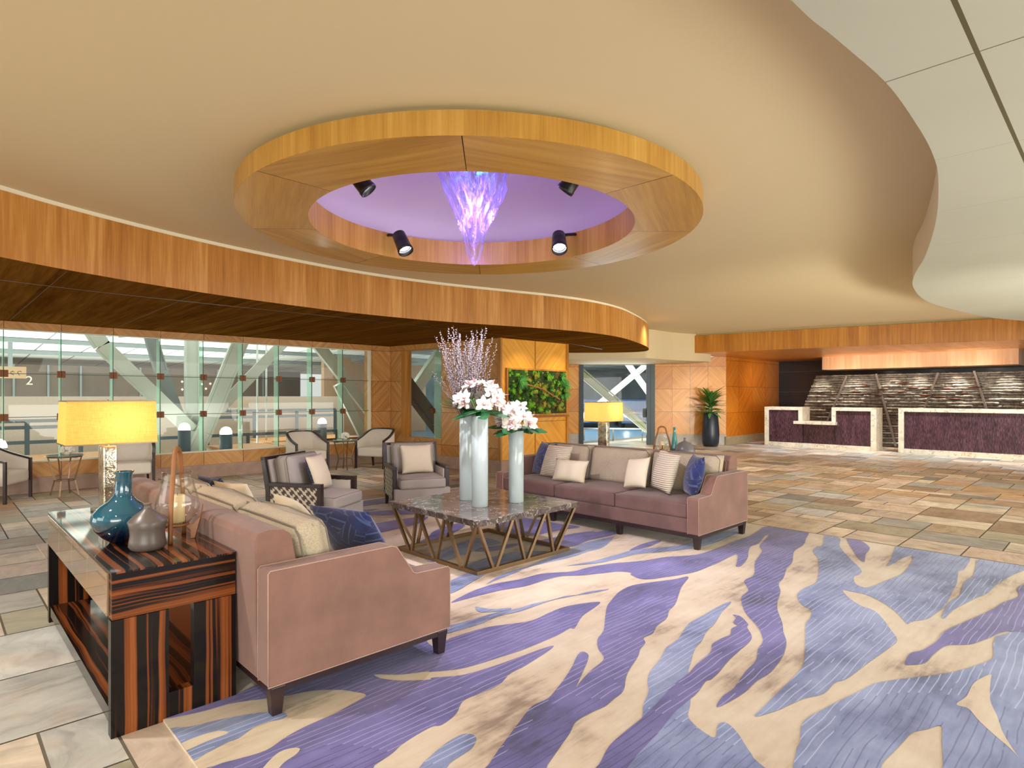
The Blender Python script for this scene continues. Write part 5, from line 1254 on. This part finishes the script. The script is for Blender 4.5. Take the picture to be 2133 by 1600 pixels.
# ================================================================ WINDOW CHAIRS AND SIDE TABLES
def make_tub(label):
    """barrel-armed chair facing +X"""
    t = thing('tub_chair', label, 'chair', group='pale chairs by the long window'); h = .34
    plan = [(.28, -h), (.02, -h - .0), (-.18, -h + .03), (-.27, -h + .10), (-.31, 0), (-.27, h - .10), (-.18, h - .03), (.02, h), (.28, h)]
    top = [.60, .69, .79, .83, .84, .83, .79, .69, .60]
    pc = catmull([(x, y, z) for (x, y), z in zip(plan, top)], 4)
    sh = MB(); T = .035
    def off(i, d):
        a = Vector(pc[max(0, i - 1)][:2]); b = Vector(pc[min(len(pc) - 1, i + 1)][:2]); tdir = (b - a).normalized(); n = Vector((tdir.y, -tdir.x)); return Vector(pc[i][:2]) + n * d
    o = [off(i, T / 2) for i in range(len(pc))]; n_ = [off(i, -T / 2) for i in range(len(pc))]
    ov = [(sh.bm.verts.new((*o[i], .26)), sh.bm.verts.new((*o[i], pc[i][2] - .02))) for i in range(len(pc))]
    iv = [(sh.bm.verts.new((*n_[i], .26)), sh.bm.verts.new((*n_[i], pc[i][2] - .02))) for i in range(len(pc))]
    for i in range(len(pc) - 1):
        for a, b, c, d in ((ov[i][0], ov[i + 1][0], ov[i + 1][1], ov[i][1]), (iv[i][0], iv[i][1], iv[i + 1][1], iv[i + 1][0]), (ov[i][1], ov[i + 1][1], iv[i + 1][1], iv[i][1]), (ov[i][0], iv[i][0], iv[i + 1][0], ov[i + 1][0])):
            f = sh.bm.faces.new((a, b, c, d)); f.smooth = True
    sh.build('back_shell', M['chair_cream'], t)
    mb = MB()
    for i in range(len(pc) - 1):
        a, b = pc[i], pc[i + 1]; mb.bar((a[0], a[1], a[2] - .008), (b[0], b[1], b[2] - .008), .05, .03)
    for s in (-1, 1):
        mb.bar((.27, s * h, .605), (.27, s * h, .0), .035, .045); mb.bar((.27, s * h, .52), (.05, s * h, .60), .022, .03); mb.bar((.05, s * h, .60), (.05, s * h, .67), .03, .03)
    mb.build('arm_rail', M['dark_wood'], t, bevel=.003)
    for s in (-1, 1): mb = MB(); mb.bar((-.22, s * .24, .27), (-.27, s * .25, 0), .045, .04, taper=.7); mb.build('rear_leg', M['dark_wood'], t)
    mb = MB(); mb.rbox(-.26, .27, -h + .02, h - .02, .255, .44, .04, 3, .02); mb.build('seat', M['chair_cream'], t)
    return t
def heading(x, y): return math.atan2(y, x)
tc = make_tub('pale tub chair at the left edge of the picture, facing right towards the little table'); tc.location = (.72, 11.62, 0); tc.rotation_euler = (0, 0, heading(.86, -.5))
dup(tc, (2.43, 11.68, 0), heading(-.25, -.97), 'pale tub chair facing the viewer behind the big lamp')
dup(tc, (5.48, 11.62, 0), heading(.05, -.99), 'pale tub chair with its back to the glass, left of the further little table')
dup(tc, (6.98, 11.40, 0), heading(-.90, -.45), 'pale tub chair by the window corner, right of the further little table')
def make_side(label):
    t = thing('side_table', label, 'side table', group='round bronze side tables by the window')
    mb = MB(); mb.lathe([(.245, .612), (.25, .616), (.25, .624), (.245, .628)], 40); mb.build('table_top', plain('smoked_glass_top', srgb(120, 130, 128), .08, Coat_Weight=1.0), t)
    for k in range(4):
        a = PI / 4 + k * PI / 2 + .3; c, s = math.cos(a), math.sin(a); mb = MB()
        P = [(.235, .625), (.20, .50), (.135, .235), (.155, .16), (.19, .0)]
        for (r0, z0), (r1, z1) in zip(P, P[1:]): mb.bar((r0 * c, r0 * s, z0), (r1 * c, r1 * s, z1), .020, .014)
        mb.build('leg', M['bronze'], t)
    mb = MB(); mb.tube([(.135 * math.cos(u), .135 * math.sin(u), .235) for u in [2 * PI * k / 24 for k in range(24)]], .008, 6, closed=True); mb.tube([(.225 * math.cos(u), .225 * math.sin(u), .602) for u in [2 * PI * k / 32 for k in range(32)]], .009, 6, closed=True)
    mb.build('ring_brace', M['bronze'], t); return t
st = make_side('round bronze side table between the two left window chairs'); st.location = (1.53, 11.62, 0)
st2 = dup(st, (6.30, 11.52, 0), .2, 'round bronze side table between the two right window chairs')
def coral(label, x, y):
    c = thing('ruffled_bowl', label, 'bowl', (x, y, .628), group='white ruffled bowls on the side tables'); mb = MB(); r = random.Random(5)
    mb.lathe([(.035, 0), (.045, .01), (.060, .04), (.055, .07), (.001, .08)], 24); mb.build('bowl_foot', M['white'], c)
    mb = MB()
    for k in range(46):
        th = r.uniform(0, 2 * PI); ph = math.acos(r.uniform(.0, 1)); p = Vector((math.sin(ph) * math.cos(th), math.sin(ph) * math.sin(th), math.cos(ph) * .75)) * .098
        q = p.to_track_quat('Z', 'Y').to_matrix().to_4x4(); m = Matrix.Translation(p * .8 + Vector((0, 0, .075))) @ q; a0 = r.uniform(0, 6)
        ring_ = [m @ Vector((math.cos(a0 + u) * .036, math.sin(a0 + u) * .036, .014 + .007 * math.sin(u * 3))) for u in [2 * PI * j / 9 for j in range(9)]]; cc = mb.bm.verts.new(m @ Vector((0, 0, -.004)))
        vs = [mb.bm.verts.new(v_) for v_ in ring_]
        for j in range(9): mb.bm.faces.new((cc, vs[j], vs[(j + 1) % 9]))
    mb.build('ruffled_petals', plain('white_ceramic', srgb(240, 238, 228), .4), c)
coral('white ruffled ceramic bowl on the side table left of the big lamp', 1.56, 11.60); coral('white ruffled ceramic bowl on the side table by the window corner', 6.28, 11.50)

# ================================================================ RECEPTION
def ribbed_panel():
    t = NT('aubergine_reeded_panel'); s = t.sep(t.coord())
    w_ = t.noise(t.comb(s[0], t.math('MULTIPLY', s[1], 55), t.math('MULTIPLY', s[2], 9)), 1, 2); b = t.noise(t.comb(s[0], t.math('MULTIPLY', s[1], 8), t.math('MULTIPLY', s[2], 1.5)), 1, 2)
    f = t.math('ADD', t.math('MULTIPLY', w_, .7), t.math('MULTIPLY', b, .3))
    t.set(t.ramp(f, [(.36, srgb(38, 20, 26)), (.5, srgb(76, 44, 54)), (.66, srgb(112, 76, 84))]), .32); t.bump(w_, .5, .01); return t.m
M['reed'] = ribbed_panel()
def desk(name, label, y0, y1, segs):
    t = thing(name, label, 'reception desk', (19.0, y0, 0)); L = y1 - y0
    segs(t, L); return t
def post(mb, y0, y1, z0, z1, x0=0, x1=.62): mb.box(x0, x1, y0, y1, z0, z1)
def right_desk(t, L):
    mb = MB(); post(mb, L - .13, L, 0, 1.22); post(mb, 0, L - .13, 1.12, 1.22); mb.build('marble_frame', M['desk_marble'], t, bevel=.006)
    mb = MB(); mb.box(.05, .60, 0, L - .13, .12, 1.12); mb.build('front_panel', M['reed'], t)
    mb = MB(); mb.box(.02, .60, 0, L - .13, 0, .12); mb.build('marble_plinth', M['desk_marble'], t)
desk('reception_desk', 'long aubergine reception desk framed in cream marble at the right edge', -2.2, 4.40, right_desk)
def left_desk(t, L):      # y 4.93 .. 8.06, counted from the right
    mb = MB(); post(mb, 0, .14, 0, 1.215); post(mb, .14, 1.16, 1.115, 1.215); post(mb, 1.05, 1.16, .78, 1.115)
    mb.build('marble_frame', M['desk_marble'], t, bevel=.006, label='raised marble frame of the right half')
    mb = MB(); mb.box(.06, .56, .14, 1.05, .12, 1.115); mb.build('front_panel', M['reed'], t)
    mb = MB(); mb.box(.10, .56, 1.05, 1.98, .12, .70); mb.build('recessed_panel', M['reed'], t)
    mb = MB(); mb.box(-.12, .56, 1.02, 2.20, .70, .79); mb.build('marble_ledge', M['desk_marble'], t, bevel=.006, label='low marble ledge between the two halves')
    mb = MB(); post(mb, L - .13, L, 0, 1.215); post(mb, 1.98, L - .13, 1.115, 1.215); post(mb, 1.98, 2.10, .79, 1.115)
    mb.build('marble_frame', M['desk_marble'], t, bevel=.006, label='marble frame of the left half')
    mb = MB(); mb.box(.04, .56, 1.99, L - .13, .12, 1.115); mb.build('front_panel', M['reed'], t)
    mb = MB(); mb.box(.02, .58, .14, L - .13, 0, .12); mb.build('marble_plinth', M['desk_marble'], t)
desk('reception_desk', 'stepped aubergine and marble reception desk with a low ledge, left of the long one', 4.93, 8.06, left_desk)

# stacked stone feature wall
def stone_wall():
    t = thing('stone_feature_wall', 'rough stacked grey stone wall behind the reception desks', 'stone wall', (21.0, 8.0, 0)); r = random.Random(8)
    def stones(y_lim, rows, z1, name, mat):
        mb = MB(); z = 0
        while z < z1:
            h = r.uniform(.05, .10); y = .0
            left = .82 * (z / 2.2)
            y = left
            while y < y_lim:
                L = r.uniform(.12, .75); d = r.uniform(0, .07); c = r.uniform(0, .02)
                e = min(y + L, y_lim); n = max(1, int((e - y) / .06)); zz0, zz1 = z + .004, z + h - .004
                lo = []; 
                for k in range(n + 1):
                    yy = y + (e - y) * k / n; j = r.uniform(-.012, .012); jz = r.uniform(-.008, .006)
                    lo.append([mb.bm.verts.new(q) for q in ((.04, -yy, zz0), (-d - .02 + j, -yy, zz0 + .004), (-d - .055 + j, -yy, (zz0 + zz1) / 2 + jz + .01), (-d - .015 + j, -yy, zz1 + jz), (.04, -yy, zz1))])
                for a, b in zip(lo, lo[1:]):
                    for i in range(4): mb.bm.faces.new((a[i], a[i + 1], b[i + 1], b[i]))
                for R in (lo[0], lo[-1]): mb.bm.faces.new(R)
                y = e
            z += h
        return mb.build(name, mat, t)
    st = NT('split_stone'); n1 = st.noise(st.coord(), 9, 5, .7); n2 = st.noise(st.coord(), 50, 3)
    f = st.math('ADD', st.math('MULTIPLY', n1, .6), st.math('MULTIPLY', n2, .4))
    st.set(st.ramp(f, [(.36, srgb(84, 78, 74)), (.5, srgb(150, 142, 132)), (.64, srgb(206, 198, 180))]), .75); st.bump(f, .6, .02)
    o = stones(9.4, 0, 2.2, 'stacked_stone', st.m)
    mb = MB(); mb.prism([(.03, 0), (.2, 0), (.2, -9.4), (.03, -9.4)], 0, .01); 
    mb.profile([(.03, 0), (.12, 0), (.12, 2.2), (.03, 2.2)], -9.4, -.84); mb.build('backing', M['granite'], t)
stone_wall()
for (ya, za, yb, zb, l) in ((6.22, 2.18, 6.95, .35, 'leftmost slanting grey bar on the stone wall, leaning to the right at the top'), (5.40, 2.23, 4.88, .03, 'long slanting grey bar between the two desks'),
                            (3.82, 2.22, 4.45, .3, 'slanting grey bar above the left part of the long desk'), (3.00, 2.25, 2.5, .3, 'rightmost slanting grey bar on the stone wall')):
    mb = MB(); mb.bar((0, 0, 0), (0, yb - ya, zb - za), .075, .05); o = mb.build('slanting_bar', plain('weathered_bar', srgb(140, 130, 122), .6), loc=(20.815, ya, za)); tag(o, l, 'bar', 'slanting bars on the stone wall')
M['fish'] = plain('rusted_metal', srgb(92, 58, 50), .45, .5, var=.4, scale=20)
fish = [(5.71, 1.85, .17), (5.65, 1.62, .15), (5.33, 1.57, .12), (4.70, 1.93, .17), (4.45, 1.79, .17), (4.74, 1.67, .17), (4.10, 1.76, .13), (4.12, 1.57, .18), (3.57, 1.75, .20), (3.80, 1.52, .16), (3.44, 1.46, .18), (3.0, 1.79, .16), (3.2, 1.62, .10), (5.0, 1.54, .12), (5.94, 1.68, .13), (5.2, 1.75, .12)]
for i, (y, z, L) in enumerate(fish):
    mb = MB(); n = 12
    prof = [(max(.0012, .036 * math.sin(PI * k / n) ** .8), -L + 2 * L * k / n) for k in range(n + 1)]
    mb.lathe(prof, 10); mb.xform(Matrix.Diagonal((1, 1, 1, 1)) @ Matrix.Rotation(PI / 2, 4, 'X'))
    mb.tube([(0, 0, 0), (.10, 0, -.02)], .006, 5)
    o = mb.build('metal_fish', M['fish'], loc=(20.77, y, z)); tag(o, 'small rust-brown fish shape fixed to the stone wall', 'ornament', 'rust-brown fish shapes on the stone wall')
for (y, e) in ((7.0, 70), (6.0, 80), (5.0, 60), (4.3, 80), (3.4, 120), (2.3, 120), (1.2, 90)):
    light('SPOT', 'stone_grazer', (20.62, y, 2.34), e, (1, .92, .78), (20.95, y, .9), .03, angle=85, blend=1)
for y in (3.0, 4.6, 6.0):
    light('SPOT', 'canopy_light', (19.5, y, 1.9), 60, (1, .84, .72), (20.3, y, 2.62), .05, angle=120, blend=1)

# ================================================================ MOSS PICTURE
def moss():
    t = thing('moss_picture', 'framed living-moss picture with ferns and a branch on the golden wall', 'picture', (8.42, 8.815, 1.17)); W, H = 1.80, .92; r = random.Random(2)
    mb = MB(); mb.box(-.03, W + .03, -.05, 0, -.04, 0); mb.box(-.03, 0, -.05, 0, 0, H + .03); mb.box(W, W + .03, -.05, 0, 0, H + .03); mb.box(0, W, -.05, 0, H, H + .03); mb.build('frame', M['fascia'], t)
    mb = MB(); mb.box(-.06, W + .02, -.12, 0, -.075, -.04); mb.build('ledge', plain('bark_ledge', srgb(150, 92, 44), .6), t, bevel=.005)
    mb = MB(); mb.box(0, W, -.03, -.002, 0, H); mb.build('backing', plain('dark_moss_base', srgb(44, 62, 26), .95, var=.4, scale=30), t)
    mats = [plain('moss_deep', srgb(50, 92, 30), .95, var=.5, scale=60), plain('moss_bright', srgb(110, 172, 44), .95, var=.35, scale=60), plain('moss_olive', srgb(150, 150, 50), .95, var=.4, scale=60), plain('moss_brown', srgb(110, 80, 44), .95, var=.4, scale=60), plain('fern_green', srgb(84, 158, 74), .8, var=.3, scale=30)]
    mb = MB(); nx = 26; nz = 13
    for i in range(420):
        x, z = r.uniform(.03, W - .03), r.uniform(.02, H - .02); s = r.uniform(.014, .052)
        mi = r.choices([0, 1, 2, 3], [5, 3, 2, 2])[0]
        if z < .2 and x > .9: mi = r.choice([3, 2, 0])
        if x < .22: mi = r.choice([0, 1])
        m = 6; n = 10; rings = []
        for a in range(m):
            ph = PI / 2 * a / (m - 1); row = []
            for b in range(n):
                th = 2 * PI * b / n; q = s * (1 + r.uniform(-.16, .16)); row.append(mb.bm.verts.new((x + math.cos(th) * math.cos(ph) * q, -.02 - math.sin(ph) * q * .9, z + math.sin(th) * math.cos(ph) * q)))
            rings.append(row)
        for A, B in zip(rings, rings[1:]):
            for b in range(n): f = mb.bm.faces.new((A[b], A[(b + 1) % n], B[(b + 1) % n], B[b])); f.material_index = mi
    o = mb.build('moss_clumps', mats, t); o['kind'] = 'stuff'
    mb = MB()
    def tuft(x, z, n, L, mi):
        for k in range(n):
            th = r.uniform(0, 2 * PI); out = r.uniform(.3, 1); l = L * r.uniform(.6, 1.1)
            d = Vector((math.cos(th), -out, math.sin(th))).normalized(); sd = d.cross(Vector((0, 1, 0))).normalized() * .006
            p = Vector((x, -.07, z)); q = p + d * l * .6; e = p + d * l + Vector((0, 0, -.05 * l / .2))
            f = mb.bm.faces.new([mb.bm.verts.new(v) for v in (p - sd, q - sd * 1.3, e, q + sd * 1.3, p + sd)]); f.material_index = mi
    for (x, z, n, L, mi) in ((.33, .72, 70, .20, 4), (.30, .60, 40, .14, 4), (1.62, .78, 60, .18, 4), (1.72, .40, 50, .16, 4), (1.15, .80, 60, .12, 1), (.55, .22, 70, .12, 1), (.9, .12, 60, .1, 1), (.15, .2, 50, .1, 0), (1.5, .15, 60, .12, 2), (.75, .82, 50, .1, 2), (1.2, .3, 60, .12, 0), (1.0, .55, 50, .1, 2), (.1, .5, 50, .09, 1), (1.75, .62, 60, .16, 4), (.5, .45, 60, .1, 0)):
        tuft(x, z, n, L, mi)
    for k in range(60): tuft(r.uniform(.05, W - .05), r.uniform(.04, H - .04), 26, r.uniform(.05, .09), r.choice([0, 0, 1, 2, 4]))
    o = mb.build('fern_tufts', mats, t, recalc=False); o['kind'] = 'stuff'
    mb = MB(); mb.tube(catmull([(.45, -.12, .62), (.75, -.15, .56), (1.0, -.14, .50), (1.25, -.16, .38), (1.5, -.13, .30)], 4), [.012 + .01 * math.sin(k) ** 2 for k in range(17)], 7); mb.build('branch', plain('driftwood', srgb(160, 110, 66), .8, var=.4, scale=30), t)
moss()
for x in (8.75, 9.85): light('SPOT', 'picture_light', (x, 7.95, 2.68), 42, (1, .80, .42), (x + .05, 8.82, 1.7), .03, angle=75, blend=1)

# ================================================================ PLANTER
def planter():
    t = thing('potted_plant', 'leafy green plant in a tall blue-black planter against the veneer wall', 'plant', (17.31, 9.01, 0)); r = random.Random(6)
    mb = MB(); mb.lathe([(.16, 0), (.22, .02), (.25, .12), (.265, .35), (.25, .65), (.215, 1.0), (.205, 1.03), (.19, 1.03), (.19, .95), (.001, .95)], 36); mb.build('tall_pot', plain('blue_black_glaze', srgb(34, 44, 58), .3, var=.1), t)
    mb = MB(); 
    for k in range(5): mb.tube([(.03 * math.cos(k * 1.3), .03 * math.sin(k * 1.3), .94), (.05 * math.cos(k * 1.3), .05 * math.sin(k * 1.3), 1.15 + .06 * k)], .014, 6)
    mb.build('stalks', M['leaf2'], t)
    for k in range(95):
        b = k % 5; th = k * 2.4 + r.uniform(-.2, .2); z = 1.02 + (k % 6) * .085
        el = -.25 - .9 * ((k % 6) / 6) + r.uniform(-.15, .15)
        mesh_obj('strap_leaf', strap, t, (.03 * math.cos(b * 1.3), .03 * math.sin(b * 1.3), z), (0, el, th), r.uniform(.75, 1.15))
planter()
light('SPOT', 'planter_spot', (16.0, 8.0, 2.5), 75, (1, .86, .66), (17.8, 9.4, 1.0), .03, angle=70, blend=.8)

# ================================================================ ROUND RECESS: glass sculpture and spotlights
def crystal_mat():
    t = NT('rippled_art_glass'); nt = t.t; s = t.sep(t.coord())
    tr = nt.nodes.new('ShaderNodeBsdfTransparent'); tr.inputs[0].default_value = (.93, .93, .98, 1)
    gl = nt.nodes.new('ShaderNodeBsdfGlossy'); gl.inputs['Roughness'].default_value = .12
    df = nt.nodes.new('ShaderNodeBsdfTranslucent'); df.inputs[0].default_value = (.55, .5, .9, 1)
    d2 = nt.nodes.new('ShaderNodeBsdfDiffuse'); d2.inputs[0].default_value = (.5, .46, .85, 1)
    lw = nt.nodes.new('ShaderNodeLayerWeight'); lw.inputs[0].default_value = .35
    n = t.noise(t.comb(t.math('MULTIPLY', s[0], 34), t.math('MULTIPLY', s[1], 34), t.math('MULTIPLY', s[2], 11)), 1, 3, .6)
    nb = nt.nodes.new('ShaderNodeBump'); nb.inputs['Strength'].default_value = .8; nb.inputs['Distance'].default_value = .02; t.put(nb.inputs['Height'], n); nt.links.new(nb.outputs[0], gl.inputs['Normal']); nt.links.new(nb.outputs[0], lw.inputs['Normal'])
    a = nt.nodes.new('ShaderNodeMixShader'); a.inputs[0].default_value = .5; nt.links.new(df.outputs[0], a.inputs[1]); nt.links.new(d2.outputs[0], a.inputs[2])
    spk = t.ramp(n, [(.54, 0.0), (.70, .38)])
    b = nt.nodes.new('ShaderNodeMixShader'); t.put(b.inputs[0], t.math('MINIMUM', t.math('ADD', t.math('MULTIPLY', lw.outputs['Facing'], .16), spk), .8)); nt.links.new(tr.outputs[0], b.inputs[1]); nt.links.new(a.outputs[0], b.inputs[2])
    c = nt.nodes.new('ShaderNodeMixShader'); t.put(c.inputs[0], t.math('MULTIPLY', lw.outputs['Fresnel'], .30)); nt.links.new(b.outputs[0], c.inputs[1]); nt.links.new(gl.outputs[0], c.inputs[2]); nt.links.new(c.outputs[0], t.out.inputs[0]); return t.m
M['crystal'] = crystal_mat()
def sculpture():
    t = thing('glass_pendant', 'rippled icicle-like glass pendant glowing violet inside the timber ring', 'pendant light', (3.73, 4.35, 2.79))
    prof = [(.004, 0), (.028, .03), (.052, .08), (.068, .13), (.085, .20), (.100, .28), (.125, .36), (.150, .42), (.185, .50), (.215, .56), (.245, .62), (.275, .72), (.30, .82), (.355, .98), (.36, 1.10)]
    for sh, (sc_, n, ph, nm) in enumerate(((1.0, 60, 0, 'outer_glass_veil'), (.72, 48, 1.3, 'inner_glass_veil'), (.42, 36, 2.2, 'core_glass_veil'))):
        mb = MB(); rings = []
        for r, z in prof:
            z2 = z if sh == 0 else z * (.86 if sh == 1 else .72) + (.15 if sh == 1 else .30)
            row = []
            for k in range(n):
                a = 2 * PI * k / n; w_ = 1 + .10 * math.sin(a * 5 + z * 9 + ph) + .06 * math.sin(a * 9 - z * 14 + ph) + .04 * math.sin(a * 17 + z * 23)
                row.append(mb.bm.verts.new((r * sc_ * w_ * math.cos(a), r * sc_ * w_ * math.sin(a), z2)))
            rings.append(row)
        for A, B in zip(rings, rings[1:]):
            for k in range(n): f = mb.bm.faces.new((A[k], A[(k + 1) % n], B[(k + 1) % n], B[k])); f.smooth = True
        mb.build(nm, M['crystal'], t, recalc=False)
    mb = MB(); mb.lathe([(.02, 1.05), (.05, 1.08), (.05, 1.30)], 20); mb.build('ceiling_mount', M['alu'], t)
    for k, (x, y) in enumerate(((.06, .10), (-.08, -.04), (.10, -.08))):
        mb = MB(); mb.lathe([(.001, -.03), (.02, -.015), (.02, .02), (.001, .03)], 12, (x, y, 1.0)); mb.build('led_lamp', emis('cyan_led', (.15, .95, .85), 14), t)
sculpture()
light('POINT', 'pendant_violet', (3.73, 4.35, 3.62), 2.2, (.22, .12, 1), size=.06)
light('POINT', 'pendant_violet', (3.73, 4.35, 3.30), 5, (.45, .16, 1), size=.05)
M['lens'] = emis('spot_lens', (.96, .96, 1), 30)
def spotlight(dx, dy, tx, ty, label):
    near = 'near' in label; x, y, z = RC[0] + dx, RC[1] + dy, 3.30 if near else 3.24
    t = thing('spotlight', label, 'spotlight', (x, y, z), group='black spotlights inside the timber ring'); t.scale = (1.12 if near else 1.3,) * 3
    q = (Vector((tx, ty, 0)) - Vector((x, y, z))).to_track_quat('Z', 'Y').to_matrix().to_4x4()
    mb = MB(); mb.lathe([(.03, -.09), (.055, -.085), (.060, .0), (.062, .07), (.066, .075), (.066, .10), (.058, .10), (.055, .06)], 24, cap=False); mb.lathe([(.001, -.09), (.03, -.09)], 24, cap=False); mb.xform(q); mb.build('lamp_head', M['black'], t)
    mb = MB(); mb.lathe([(.001, .05), (.050, .055)], 20, cap=False); mb.xform(q); mb.build('lens', M['lens'], t, recalc=False)
    mb = MB(); mb.tube([(0, 0, 0), (dx * .06, dy * .06, .07), (dx * .16, dy * .16, .10), (dx * .176, dy * .176, .10)], .014, 8); mb.build('bracket', M['black'], t)
spotlight(0, 1.22, 3.9, 3.6, 'black spotlight at the far left of the round recess, shining at the viewer')
spotlight(1.22, 0, 3.2, 2.6, 'black spotlight at the far right of the round recess')
spotlight(-1.22, 0, 4.6, 2.6, 'black spotlight at the near left of the round recess, seen from behind')
spotlight(0, -1.22, 3.2, 6.4, 'black spotlight at the near right of the round recess, seen from behind')
